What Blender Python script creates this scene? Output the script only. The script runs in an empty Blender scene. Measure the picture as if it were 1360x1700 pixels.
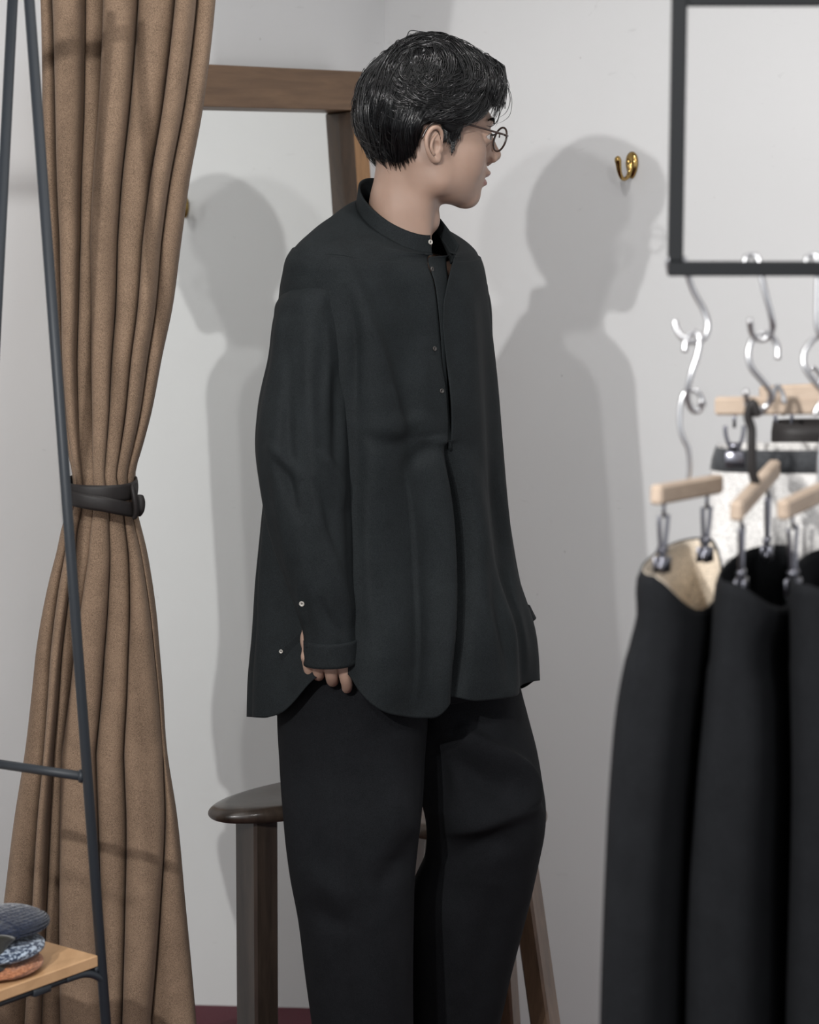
import bpy, math, random
import numpy as np
from mathutils import Vector, Matrix, Quaternion
random.seed(7); rng = np.random.default_rng(7)
sc = bpy.context.scene
COL = sc.collection

# ------------------------------------------------------------------ camera
H = 1.73; F = 4000.0; PITCH = math.atan(595 / F)
cam_d = bpy.data.cameras.new('camera'); cam = bpy.data.objects.new('camera', cam_d); COL.objects.link(cam)
cam.location = (0, 0, H); cam.rotation_euler = (math.radians(90) - PITCH, 0, 0)
cam_d.sensor_fit = 'HORIZONTAL'; cam_d.sensor_width = 36; cam_d.lens = 36 * F / 1360
cam_d.dof.use_dof = True; cam_d.dof.focus_distance = 3.50; cam_d.dof.aperture_fstop = (36 * F / 1360) / 1000 / 0.0125
cam_d.clip_start = 0.05
sc.camera = cam
# ------------------------------------------------------------------ world, exposure
sc.view_settings.view_transform = 'Standard'; sc.view_settings.look = 'None'
sc.view_settings.exposure = 0.22; sc.view_settings.gamma = 1.0; sc.view_settings.use_curve_mapping = False
world = bpy.data.worlds.new('shop_ambient'); sc.world = world; world.use_nodes = True
wbg = world.node_tree.nodes['Background']
wbg.inputs[0].default_value = (0.93, 0.96, 1.0, 1); wbg.inputs[1].default_value = .84
# ------------------------------------------------------------------ spots of the shop ceiling, and an added soft fill
def spot(name, loc, target, power, radius, angle=70, col=(1, .99, .98), blend=.6):
    l = bpy.data.lights.new(name, 'SPOT'); l.energy = power; l.shadow_soft_size = radius
    l.spot_size = math.radians(angle); l.spot_blend = blend; l.color = col
    o = bpy.data.objects.new(name, l); COL.objects.link(o); o.location = loc
    o.rotation_euler = (Vector(target) - Vector(loc)).to_track_quat('-Z', 'Y').to_euler()
    return o
LIGHTS = True
def at(px, py, Y):
    """world point at horizontal distance Y seen at a pixel (layout measuring only)"""
    a = (px - 680) / F; b = (850 - py) / F
    c, s = math.cos(PITCH), math.sin(PITCH)
    d = Vector((a, c + b * s, -s + b * c))
    return Vector((0, 0, H)) + d * (Y / d.y)
def to_px(p):
    p = Vector(p) - Vector((0, 0, H)); c, s = math.cos(PITCH), math.sin(PITCH)
    w = p.y * c - p.z * s
    return 680 + F * p.x / w, 850 - F * (p.y * s + p.z * c) / w
def throw(src, wall_px, dist):
    """where a lamp must hang so that src casts its shadow on the right wall at wall_px"""
    d = at(*wall_px, 1) - Vector((0, 0, H)); t = (C0_ - Vector((0, 0, H))).dot(NR_) / d.dot(NR_)
    W_ = Vector((0, 0, H)) + d * t; return src + (src - W_).normalized() * dist
SC = 4.46 / 4.05
C0_ = Vector((-.045 * SC, 4.38 * SC, 0)); NR_ = Vector((-.624, -.781, 0))
KEY = throw(at(715, 200, 3.5), (990, 378), 3.1); SEC = throw(at(770, 410, 3.6), (950, 600), 2.7)
print('lamps', KEY, SEC)
spot('spot_key', KEY, (.1, 3.9, .75), 165, .020, 74, blend=1)
spot('spot_second', SEC, (.1, 3.9, 1.0), 50, .025, 120)
spot('spot_down', (.05, 3.25, 2.66), (.15, 3.9, .9), 12, .03, 110)
spot('spot_front', (.75, 1.15, 2.66), (.0, 3.6, .9), 44, .16, 100)
al = bpy.data.lights.new('soft_fill', 'AREA'); al.energy = 9; al.shape = 'RECTANGLE'; al.size = 1.6; al.size_y = 1.2; al.color = (1, .985, .96)  # fill light added to brighten the walls softly, not a fixture of the shop
ao = bpy.data.objects.new('soft_fill', al); COL.objects.link(ao); ao.location = (.2, 2.7, 2.66)

# ------------------------------------------------------------------ materials
def nodes(m): return m.node_tree.nodes, m.node_tree.links
def mat(name, col, rough=.6, metal=0, bump=None, var=None, spec=None, sheen=0, coat=0):
    """bump=(scale,strength,dist[,stretch]); var=(scale,amount[,stretch])"""
    m = bpy.data.materials.new(name); m.use_nodes = True
    N, L = nodes(m); b = N['Principled BSDF']
    b.inputs['Base Color'].default_value = (*col, 1); b.inputs['Roughness'].default_value = rough
    b.inputs['Metallic'].default_value = metal
    if spec is not None: b.inputs['Specular IOR Level'].default_value = spec
    if sheen: b.inputs['Sheen Weight'].default_value = sheen; b.inputs['Sheen Roughness'].default_value = .5
    if coat: b.inputs['Coat Weight'].default_value = coat
    if bump or var:
        tc = N.new('ShaderNodeTexCoord')
    if var:
        mp = N.new('ShaderNodeMapping'); mp.inputs['Scale'].default_value = var[2] if len(var) > 2 else (1, 1, 1)
        L.new(tc.outputs['Object'], mp.inputs['Vector'])
        n = N.new('ShaderNodeTexNoise'); n.inputs['Scale'].default_value = var[0]; n.inputs['Detail'].default_value = 6
        L.new(mp.outputs[0], n.inputs['Vector'])
        r = N.new('ShaderNodeMapRange'); r.inputs[1].default_value = .3; r.inputs[2].default_value = .7
        r.inputs[3].default_value = 1 - var[1]; r.inputs[4].default_value = 1 + var[1]
        L.new(n.outputs[0], r.inputs[0])
        h = N.new('ShaderNodeVectorMath'); h.operation = 'SCALE'; h.inputs[0].default_value = col
        L.new(r.outputs[0], h.inputs['Scale']); L.new(h.outputs[0], b.inputs['Base Color'])
    if bump:
        mp = N.new('ShaderNodeMapping'); mp.inputs['Scale'].default_value = bump[3] if len(bump) > 3 else (1, 1, 1)
        L.new(tc.outputs['Object'], mp.inputs['Vector'])
        n = N.new('ShaderNodeTexNoise'); n.inputs['Scale'].default_value = bump[0]; n.inputs['Detail'].default_value = 4
        L.new(mp.outputs[0], n.inputs['Vector'])
        bp = N.new('ShaderNodeBump'); bp.inputs['Strength'].default_value = bump[1]; bp.inputs['Distance'].default_value = bump[2]
        L.new(n.outputs[0], bp.inputs['Height']); L.new(bp.outputs[0], b.inputs['Normal'])
    return m
def wood(name, c1, c2, rough=.4, scale=6, stretch=(1, 12, 12), coat=0, turn=0):
    m = bpy.data.materials.new(name); m.use_nodes = True
    N, L = nodes(m); b = N['Principled BSDF']; b.inputs['Roughness'].default_value = rough
    b.inputs['Coat Weight'].default_value = coat
    tc = N.new('ShaderNodeTexCoord'); mp = N.new('ShaderNodeMapping'); mp.inputs['Scale'].default_value = stretch
    vr = N.new('ShaderNodeVectorRotate'); vr.rotation_type = 'Z_AXIS'; vr.inputs['Angle'].default_value = turn
    L.new(tc.outputs['Object'], vr.inputs['Vector']); L.new(vr.outputs[0], mp.inputs['Vector'])
    n = N.new('ShaderNodeTexNoise'); n.inputs['Scale'].default_value = scale; n.inputs['Detail'].default_value = 8
    n.inputs['Roughness'].default_value = .65; n.inputs['Distortion'].default_value = .6
    L.new(mp.outputs[0], n.inputs['Vector'])
    cr = N.new('ShaderNodeValToRGB'); cr.color_ramp.elements[0].position = .3; cr.color_ramp.elements[1].position = .72
    cr.color_ramp.elements[0].color = (*c1, 1); cr.color_ramp.elements[1].color = (*c2, 1)
    L.new(n.outputs[0], cr.inputs[0]); L.new(cr.outputs[0], b.inputs['Base Color'])
    bp = N.new('ShaderNodeBump'); bp.inputs['Strength'].default_value = .15; bp.inputs['Distance'].default_value = .0006
    L.new(n.outputs[0], bp.inputs['Height']); L.new(bp.outputs[0], b.inputs['Normal'])
    return m
def cloth(name, col, weave=1400, rough=.85, sheen=.25, strength=.5, dist=.0004, spec=.1):
    m = bpy.data.materials.new(name); m.use_nodes = True
    N, L = nodes(m); b = N['Principled BSDF']; b.inputs['Roughness'].default_value = rough
    b.inputs['Specular IOR Level'].default_value = spec
    b.inputs['Sheen Weight'].default_value = sheen; b.inputs['Sheen Roughness'].default_value = .45
    tc = N.new('ShaderNodeTexCoord')
    n = N.new('ShaderNodeTexNoise'); n.inputs['Scale'].default_value = weave * .55; n.inputs['Detail'].default_value = 3; n.inputs['Roughness'].default_value = .7
    L.new(tc.outputs['Object'], n.inputs['Vector'])
    n2 = N.new('ShaderNodeTexNoise'); n2.inputs['Scale'].default_value = 30; n2.inputs['Detail'].default_value = 5
    L.new(tc.outputs['Object'], n2.inputs['Vector'])
    ad = N.new('ShaderNodeMath'); ad.operation = 'MULTIPLY_ADD'; L.new(n2.outputs[0], ad.inputs[0]); ad.inputs[1].default_value = .2; L.new(n.outputs[0], ad.inputs[2])
    r = N.new('ShaderNodeMapRange'); r.inputs[1].default_value = .42; r.inputs[2].default_value = .78
    r.inputs[3].default_value = .55; r.inputs[4].default_value = 1.55
    L.new(ad.outputs[0], r.inputs[0])
    h = N.new('ShaderNodeVectorMath'); h.operation = 'SCALE'; h.inputs[0].default_value = col
    L.new(r.outputs[0], h.inputs['Scale']); L.new(h.outputs[0], b.inputs['Base Color'])
    bp = N.new('ShaderNodeBump'); bp.inputs['Strength'].default_value = strength; bp.inputs['Distance'].default_value = dist
    L.new(n.outputs[0], bp.inputs['Height']); L.new(bp.outputs[0], b.inputs['Normal'])
    return m

# plaster wall: white paint, faint scratches and scuffs (fixed marks of wear)
def plaster(name, col):
    m = mat(name, col, .82, bump=(9, .25, .004), var=(1.6, .025))
    N, L = nodes(m); b = N['Principled BSDF']
    tc = N.new('ShaderNodeTexCoord')
    mp = N.new('ShaderNodeMapping'); mp.inputs['Scale'].default_value = (3, 3, 9); L.new(tc.outputs['Object'], mp.inputs['Vector'])
    n = N.new('ShaderNodeTexNoise'); n.inputs['Scale'].default_value = 3.5; n.inputs['Detail'].default_value = 3
    n.inputs['Distortion'].default_value = 2.5; L.new(mp.outputs[0], n.inputs['Vector'])
    cr = N.new('ShaderNodeValToRGB'); e = cr.color_ramp.elements
    e[0].position = .70; e[0].color = (0, 0, 0, 1); e[1].position = .78; e[1].color = (.12, .12, .12, 1)
    L.new(n.outputs[0], cr.inputs[0])
    v = N.new('ShaderNodeTexVoronoi'); v.inputs['Scale'].default_value = 9; L.new(tc.outputs['Object'], v.inputs['Vector'])
    lt = N.new('ShaderNodeMath'); lt.operation = 'LESS_THAN'; lt.inputs[1].default_value = .022; L.new(v.outputs['Distance'], lt.inputs[0])
    ml = N.new('ShaderNodeMath'); ml.operation = 'MULTIPLY'; ml.inputs[1].default_value = .3; L.new(lt.outputs[0], ml.inputs[0])
    ad = N.new('ShaderNodeMath'); ad.operation = 'ADD'; L.new(cr.outputs[0], ad.inputs[0]); L.new(ml.outputs[0], ad.inputs[1])
    src = b.inputs['Base Color'].links[0].from_socket
    mx = N.new('ShaderNodeMix'); mx.data_type = 'RGBA'; mx.inputs[7].default_value = (.25, .24, .23, 1)
    L.new(ad.outputs[0], mx.inputs[0]); L.new(src, mx.inputs[6]); L.new(mx.outputs[2], b.inputs['Base Color'])
    return m
M = {}
M['wall'] = plaster('white_plaster', (.72, .722, .72))
M['carpet'] = mat('dark_red_carpet', (.10, .018, .03), .95, bump=(500, .8, .004), var=(300, .35))
M['curtain'] = cloth('camel_curtain_cloth', (.178, .123, .084), 1500, .9, .04, .35)
M['leather'] = mat('dark_brown_leather', (.012, .010, .0095), .55, bump=(300, .4, .0004), spec=.3)
M['steel'] = mat('blue_black_painted_steel', (.017, .021, .026), .5, bump=(120, .15, .0003), spec=.35)
M['steel2'] = mat('black_painted_steel', (.009, .010, .011), .5, bump=(120, .15, .0003), spec=.3)
M['chrome'] = mat('chrome', (.52, .52, .53), .30, 1)
M['clip'] = mat('grey_clip_steel', (.22, .22, .25), .3, 1)
M['brass'] = mat('polished_brass', (.42, .28, .10), .16, 1)
M['frame_wood'] = wood('mirror_frame_wood', (.12, .066, .034), (.20, .115, .060), .45, 5, (1.2, 16, 16), turn=-math.atan2(.82, .57))
M['frame_wood_lit'] = wood('mirror_frame_wood_lit', (.24, .125, .050), (.42, .225, .095), .45, 5, (14, 14, 2))  # same frame wood, key spot's light on the uprights painted into its colour
M['stool'] = wood('dark_brown_stool_wood', (.020, .0145, .011), (.050, .036, .027), .33, 5, (10, 10, 1.5), .25)
M['stool2'] = wood('brown_stool_wood', (.060, .036, .022), (.14, .085, .052), .4, 5, (10, 10, 1.5), .15)
M['shelf'] = wood('pale_brown_shelf_board', (.40, .235, .115), (.52, .32, .17), .5, 4, (9, 2, 9))
M['hanger'] = wood('pale_hanger_wood', (.36, .275, .205), (.47, .37, .285), .55, 6, (2, 9, 9))
M['blackcloth'] = cloth('black_trouser_cloth', (.0088, .0094, .0106), 1600, .9, .0, .4)
M['shirt'] = cloth('black_shirt_cloth', (.0105, .0128, .0138), 1500, .75, .0, .5, spec=.12)
M['pants'] = cloth('black_wool_trouser_cloth', (.0076, .0082, .0094), 1700, .9, .0, .4)
M['white_cloth'] = cloth('white_cotton', (.60, .585, .565), 1200, .9, .2, .4)
M['beige_cloth'] = cloth('beige_pocket_lining', (.60, .52, .42), 1200, .9, .2, .4)
M['grey_cloth'] = cloth('charcoal_waistband_cloth', (.045, .047, .05), 1200, .9, .2, .4)
M['olive'] = cloth('dark_olive_knit', (.026, .026, .021), 900, .95, .3, .6)
# mirror glass
m = bpy.data.materials.new('mirror_glass'); m.use_nodes = True
b = m.node_tree.nodes['Principled BSDF']; b.inputs['Base Color'].default_value = (.90, .915, .90, 1)
b.inputs['Metallic'].default_value = 1; b.inputs['Roughness'].default_value = 0.0; M['mirror'] = m

# ------------------------------------------------------------------ mesh helpers
class MB:
    def __init__(s): s.v = []; s.f = []
    def add(s, V, Fc):
        o = len(s.v); s.v += [tuple(float(c) for c in v) for v in V]; s.f += [tuple(int(i) + o for i in f) for f in Fc]
    def box(s, c, sx, sy, sz, X=(1, 0, 0), Y=(0, 1, 0), Z=(0, 0, 1), bev=0.0):
        """box with chamfered long edges; c centre; sx,sy,sz full sizes along X,Y,Z"""
        X, Y, Z, c = Vector(X), Vector(Y), Vector(Z), Vector(c)
        if bev <= 0:
            V = [c + X * (i * sx / 2) + Y * (j * sy / 2) + Z * (k * sz / 2) for i in (-1, 1) for j in (-1, 1) for k in (-1, 1)]
            s.add(V, [(0, 1, 3, 2), (4, 6, 7, 5), (0, 4, 5, 1), (2, 3, 7, 6), (0, 2, 6, 4), (1, 5, 7, 3)]); return
        # 24-vertex bevelled box
        import itertools
        hx, hy, hz = sx / 2, sy / 2, sz / 2; V = []; idx = {}
        for i, j, k in itertools.product((-1, 1), repeat=3):
            for ax in range(3):
                p = [i * (hx - (bev if ax != 0 else 0)), j * (hy - (bev if ax != 1 else 0)), k * (hz - (bev if ax != 2 else 0))]
                idx[(i, j, k, ax)] = len(V); V.append(c + X * p[0] + Y * p[1] + Z * p[2])
        Fc = []
        for ax in range(3):
            o = [a for a in range(3) if a != ax]
            for sg in (-1, 1):
                q = []
                for a, b_ in ((-1, -1), (1, -1), (1, 1), (-1, 1)):
                    t = [0, 0, 0]; t[ax] = sg; t[o[0]] = a; t[o[1]] = b_; q.append(idx[(*t, ax)])
                Fc.append(q)
        for ax in range(3):
            o = [a for a in range(3) if a != ax]
            for a in (-1, 1):
                for b_ in (-1, 1):
                    q = []
                    for sg in (-1, 1):
                        t = [0, 0, 0]; t[ax] = sg; t[o[0]] = a; t[o[1]] = b_
                        q.append((idx[(*t, o[0])], idx[(*t, o[1])]))
                    Fc.append((q[0][0], q[0][1], q[1][1], q[1][0]))
        for i, j, k in itertools.product((-1, 1), repeat=3):
            Fc.append((idx[(i, j, k, 0)], idx[(i, j, k, 1)], idx[(i, j, k, 2)]))
        s.add(V, Fc)
    def tube(s, pts, r, n=12, cap=True, flat=1.0, up=None):
        pts = [Vector(p) for p in pts]; R = r if hasattr(r, '__len__') else [r] * len(pts)
        T = []
        for i in range(len(pts)):
            a = pts[max(i - 1, 0)]; b_ = pts[min(i + 1, len(pts) - 1)]; T.append((b_ - a).normalized())
        nrm = Vector(up) if up is not None else (Vector((0, 0, 1)) if abs(T[0].z) < .9 else Vector((1, 0, 0)))
        V = []; Fc = []
        for i, p in enumerate(pts):
            nrm = (nrm - T[i] * nrm.dot(T[i])).normalized(); bi = T[i].cross(nrm)
            for k in range(n):
                a = 2 * math.pi * k / n
                V.append(p + nrm * (math.cos(a) * R[i]) + bi * (math.sin(a) * R[i] * flat))
        for i in range(len(pts) - 1):
            for k in range(n):
                Fc.append((i * n + k, i * n + (k + 1) % n, (i + 1) * n + (k + 1) % n, (i + 1) * n + k))
        if cap:
            Fc.append(tuple(range(n))[::-1]); Fc.append(tuple((len(pts) - 1) * n + k for k in range(n)))
        s.add(V, Fc)
    def grid(s, P, closed_u=False):
        """P[row][col] -> quads"""
        nr, nc = len(P), len(P[0]); V = [p for row in P for p in row]; Fc = []
        for i in range(nr - 1):
            for j in range(nc if closed_u else nc - 1):
                Fc.append((i * nc + j, i * nc + (j + 1) % nc, (i + 1) * nc + (j + 1) % nc, (i + 1) * nc + j))
        s.add(V, Fc)
    def lathe(s, prof, c=(0, 0, 0), n=48, X=(1, 0, 0), Y=(0, 1, 0), Z=(0, 0, 1)):
        X, Y, Z, c = Vector(X), Vector(Y), Vector(Z), Vector(c)
        V = [c + (X * math.cos(2 * math.pi * k / n) + Y * math.sin(2 * math.pi * k / n)) * r + Z * z for r, z in prof for k in range(n)]
        Fc = [(i * n + k, i * n + (k + 1) % n, (i + 1) * n + (k + 1) % n, (i + 1) * n + k) for i in range(len(prof) - 1) for k in range(n)]
        Fc.append(tuple(range(n))[::-1]); Fc.append(tuple((len(prof) - 1) * n + k for k in range(n)))
        s.add(V, Fc)
    def build(s, name, material, parent=None, smooth=True, solid=0, subsurf=0, auto=None, fix=True):
        me = bpy.data.meshes.new(name); me.from_pydata(s.v, [], s.f); me.validate()
        return finish(me, name, material, parent, smooth, solid, subsurf, auto, fix)
def finish(me, name, material, parent=None, smooth=True, solid=0, subsurf=0, auto=None, fix=True):
    if fix:
        import bmesh
        bm = bmesh.new(); bm.from_mesh(me); bmesh.ops.recalc_face_normals(bm, faces=bm.faces); bm.to_mesh(me); bm.free()
    me.materials.append(material)
    if smooth: me.polygons.foreach_set('use_smooth', [True] * len(me.polygons))
    if auto is not None and smooth: me.set_sharp_from_angle(angle=math.radians(auto))
    o = bpy.data.objects.new(name, me); COL.objects.link(o)
    if parent is not None:
        o.parent = parent; me.transform(parent_world(parent).inverted())
    if solid:
        md = o.modifiers.new('thickness', 'SOLIDIFY'); md.thickness = abs(solid); md.offset = -1 if solid > 0 else 1
    if subsurf:
        md = o.modifiers.new('smooth', 'SUBSURF'); md.levels = subsurf; md.render_levels = subsurf
    return o
def parent_world(o):
    m_ = o.matrix_basis.copy()
    return parent_world(o.parent) @ m_ if o.parent else m_
def tag(o, label=None, cat=None, group=None, kind=None):
    if label: o['label'] = label
    if cat: o['category'] = cat
    if group: o['group'] = group
    if kind: o['kind'] = kind
    return o
def thing(name, loc, label, cat, group=None, rz=0):
    o = bpy.data.objects.new(name, None); COL.objects.link(o); o.location = loc; o.rotation_euler = (0, 0, rz)
    o.empty_display_size = .05
    return tag(o, label, cat, group)
def copy_tree(o, parent=None):
    c = o.copy(); COL.objects.link(c)
    if parent: c.parent = parent
    for ch in [x for x in o.children]: copy_tree(ch, c)
    return c
def catmull(pts, n=8):
    P = [Vector(p) for p in pts]; P = [P[0] * 2 - P[1]] + P + [P[-1] * 2 - P[-2]]; out = []
    for i in range(1, len(P) - 2):
        for k in range(n):
            t = k / n; a, b_, c, d = P[i - 1:i + 3]
            out.append(.5 * ((2 * b_) + (c - a) * t + (2 * a - 5 * b_ + 4 * c - d) * t * t + (3 * b_ - a - 3 * c + d) * t ** 3))
    out.append(P[-2].copy()); return out
def interp(x, xs, ys): return float(np.interp(x, xs, ys))
def smooth_interp(xs, ys):
    """monotone-ish cubic through the points"""
    xs = np.array(xs, float); ys = np.array(ys, float); m_ = np.gradient(ys, xs)
    def f(x):
        x = np.clip(x, xs[0], xs[-1]); i = np.clip(np.searchsorted(xs, x) - 1, 0, len(xs) - 2)
        h = xs[i + 1] - xs[i]; t = (x - xs[i]) / h
        return (2 * t ** 3 - 3 * t ** 2 + 1) * ys[i] + (t ** 3 - 2 * t ** 2 + t) * h * m_[i] + (-2 * t ** 3 + 3 * t ** 2) * ys[i + 1] + (t ** 3 - t ** 2) * h * m_[i + 1]
    return f

# ------------------------------------------------------------------ the room
C0 = Vector((-.045 * SC, 4.38 * SC, 0))
DL = Vector((-.594, -.804, 0)); DR = Vector((.781, -.624, 0))
def slab(name, a, b_, z0, z1, nrm, material, th=.08):
    mb = MB(); a, b_, nrm = Vector(a), Vector(b_), Vector(nrm)
    back = nrm * -th; V = []
    for p in (a, b_):
        for q in (Vector((0, 0, 0)), back):
            for z in (z0, z1): V.append((p.x + q.x, p.y + q.y, z))
    mb.add(V, [(0, 1, 5, 4), (2, 6, 7, 3), (0, 4, 6, 2), (1, 3, 7, 5), (0, 2, 3, 1), (4, 5, 7, 6)])
    return tag(mb.build(name, material, smooth=False), kind='structure')
NL = Vector((.804, -.594, 0)); NR = Vector((-.624, -.781, 0))
slab('wall_left', C0, C0 + DL * 2.7, 0, 2.7, NL, M['wall'])
slab('wall_right', C0, C0 + DR * 3.2, 0, 2.7, NR, M['wall'])
mb = MB(); mb.box((0, 1.8, -.05), 8, 8, .1); tag(mb.build('floor', M['carpet'], smooth=False), kind='structure')
mb = MB(); mb.box((0, 1.8, 2.75), 8, 8, .1); tag(mb.build('ceiling', M['wall'], smooth=False), kind='structure')

# ------------------------------------------------------------------ leaning mirror
mn = Vector((.82, -.57, .082)).normalized()                   # glass normal, leaning back
md_ = Vector((.57, .82, 0)).normalized(); mu = mn.cross(md_); mu = mu if mu.z > 0 else -mu
M0 = Vector((-.027 * SC, 4.32 * SC, H - .064 * SC))
def on_mirror(px, py):
    d = at(px, py, 1) - Vector((0, 0, H)); o = Vector((0, 0, H)); t = (M0 - o).dot(mn) / d.dot(mn); return o + d * t
TR = on_mirror(586, 121)                                       # top right outer corner
base_z = .012; hgt = (TR.z - base_z) / mu.z; W = .80
mirror = thing('standing_mirror', TR - mu * hgt - md_ * W / 2, 'tall wood-framed mirror leaning on the white wall behind the curtain', 'mirror')
fw, fh_ = .047, .074
def on_frame(u, v, w): return TR + md_ * u + mu * v + mn * w  # u<0 leftwards, v<0 downwards
def rail(name, u0, u1, v0, v1, miters, material):
    """one frame member; miters: (u,v) quads outer/inner order"""
    mb = MB(); V = [on_frame(u, v, w) for w in (.026, -.012) for u, v in miters]
    mb.add(V, [(0, 1, 2, 3), (7, 6, 5, 4), (0, 4, 5, 1), (1, 5, 6, 2), (2, 6, 7, 3), (3, 7, 4, 0)])
    o = mb.build(name, material, mirror, smooth=False)
    bv = o.modifiers.new('bevel', 'BEVEL'); bv.width = .0022; bv.segments = 2
    return o
rail('top_rail', 0, 0, 0, 0, [(0, 0), (-W, 0), (-W + fw, -fh_), (-fw, -fh_)], M['frame_wood'])
rail('bottom_rail', 0, 0, 0, 0, [(0, -hgt), (-fw, -hgt + fh_), (-W + fw, -hgt + fh_), (-W, -hgt)], M['frame_wood'])
rail('side_rail', 0, 0, 0, 0, [(0, 0), (-fw, -fh_), (-fw, -hgt + fh_), (0, -hgt)], M['frame_wood_lit'])
rail('side_rail', 0, 0, 0, 0, [(-W, 0), (-W, -hgt), (-W + fw, -hgt + fh_), (-W + fw, -fh_)], M['frame_wood_lit'])
M['inner_shade_wood'] = wood('shaded_inner_edge_wood', (.035, .020, .012), (.085, .050, .028), .5, 5, (10, 10, 2))  # no separate wood: shade on the frame's inner side painted as dark strips
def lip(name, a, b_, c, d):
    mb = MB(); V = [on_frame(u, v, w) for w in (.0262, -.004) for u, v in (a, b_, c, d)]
    mb.add(V, [(0, 1, 2, 3), (7, 6, 5, 4), (0, 4, 5, 1), (1, 5, 6, 2), (2, 6, 7, 3), (3, 7, 4, 0)]); mb.build(name, M['inner_shade_wood'], mirror, smooth=False)
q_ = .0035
lip('inner_edge_shade', (-fw, -fh_), (-fw - q_, -fh_ - q_), (-fw - q_, -hgt + fh_ + q_), (-fw, -hgt + fh_))
lip('inner_edge_shade', (-W + fw, -fh_), (-W + fw + q_, -fh_ - q_), (-W + fw + q_, -hgt + fh_ + q_), (-W + fw, -hgt + fh_))
mb = MB(); e = fw - .006
mb.add([on_frame(u, v, w) for w in (-.004, -.010) for u, v in ((-e, -e), (-W + e, -e), (-W + e, -hgt + e), (-e, -hgt + e))],
       [(0, 1, 2, 3), (7, 6, 5, 4), (0, 4, 5, 1), (1, 5, 6, 2), (2, 6, 7, 3), (3, 7, 4, 0)])
mb.build('mirror_glass', M['mirror'], mirror, smooth=False)

# ------------------------------------------------------------------ brass hook on the right wall
def on_wall_right(px, py, off=0):
    d = at(px, py, 1) - Vector((0, 0, H)); o = Vector((0, 0, H)); t = (C0 - o).dot(NR) / d.dot(NR)
    return o + d * t + NR * off
hp = on_wall_right(1050, 276)
hook = thing('coat_hook', hp, 'small polished brass coat hook screwed to the white wall', 'hook')
up = Vector((0, 0, 1)); mb = MB()
V = []; Fc = []; n = 28                                         # leaf shaped back plate, domed
rings = 6
for i in range(rings + 1):
    t = i / rings
    for k in range(n):
        a = 2 * math.pi * k / n; w_ = .0125 * (1 + .25 * math.sin(a)); h_ = .024
        V.append(hp + DR * (math.cos(a) * w_ * t) + up * (math.sin(a) * h_ * t + .002) + NR * (.001 + .006 * (1 - t ** 3)))
for i in range(rings):
    for k in range(n): Fc.append((i * n + k, i * n + (k + 1) % n, (i + 1) * n + (k + 1) % n, (i + 1) * n + k))
mb.add(V, Fc); mb.build('back_plate', M['brass'], hook, solid=.0012)
mb = MB()
path = catmull([hp + NR * .004 + up * .006, hp + NR * .008 - up * .010, hp + NR * .018 - up * .021 - DR * .000, hp + NR * .032 - up * .022,
                hp + NR * .042 - up * .010, hp + NR * .046 + up * .006, hp + NR * .048 + up * .013], 6)
nn = len(path); mb.tube(path, [.0062 - .0026 * math.sin(math.pi * min(1, i / nn * 1.15)) for i in range(nn)], 14)
mb.lathe([(0.0005, -.0058), (.003, -.005), (.0052, -.0025), (.0058, 0), (.0052, .0025), (.003, .005), (.0005, .0058)], path[-1], 16)
mb.build('hook_arm', M['brass'], hook)
# ------------------------------------------------------------------ camel curtain, gathered by a leather strap
CY = 3.30
ys_ = [-330, -60, 0, 109, 183, 300, 400, 525, 586, 700, 745, 790, 815, 850, 880, 913, 971, 1033, 1080, 1150, 1250, 1363, 1518, 1700, 2050]
Rr = [390, 358, 354, 343, 333, 311, 297, 280, 267, 245, 233, 221, 221, 223, 230, 238, 248, 256, 260, 266, 273, 290, 304, 321, 345]
Ll = [40, 58, 60, 62, 63, 65, 69, 78, 83, 98, 106, 116, 117, 108, 98, 91, 76, 63, 55, 47, 35, 17, -2, -26, -60]
fR = smooth_interp(ys_, Rr); fL = smooth_interp(ys_, Ll)
keys = [(-330, [0, .09, .27, .36, .56, .77, .89, 1]), (0, [0, .08, .26, .375, .565, .785, .90, 1]), (400, [0, .13, .27, .36, .55, .74, .87, 1]),
        (790, [0, .09, .20, .40, .58, .76, .90, 1]), (850, [0, .12, .24, .43, .66, .86, .95, 1]), (1250, [0, .16, .22, .28, .52, .72, .985, 1]),
        (1700, [0, .19, .26, .36, .57, .66, .79, 1]), (2050, [0, .2, .27, .4, .57, .66, .8, 1])]
kb = np.array([k[1] for k in keys]); ky = [k[0] for k in keys]
amp_f = smooth_interp([-330, 0, 400, 700, 790, 850, 950, 1250, 1700, 2050], [.05, .046, .036, .022, .011, .012, .022, .034, .042, .045])
bul_f = smooth_interp([-330, 0, 400, 700, 800, 850, 1000, 1250, 1700, 2050], [.0, .005, .02, .038, .05, .048, .035, .02, .01, .0])
pl_amp = [.7, 1.0, .55, 1.1, .9, 1.0, .7]; pl_off = [.012, 0, .016, -.004, .006, -.006, .008]
rows = []; NU = 26
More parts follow.
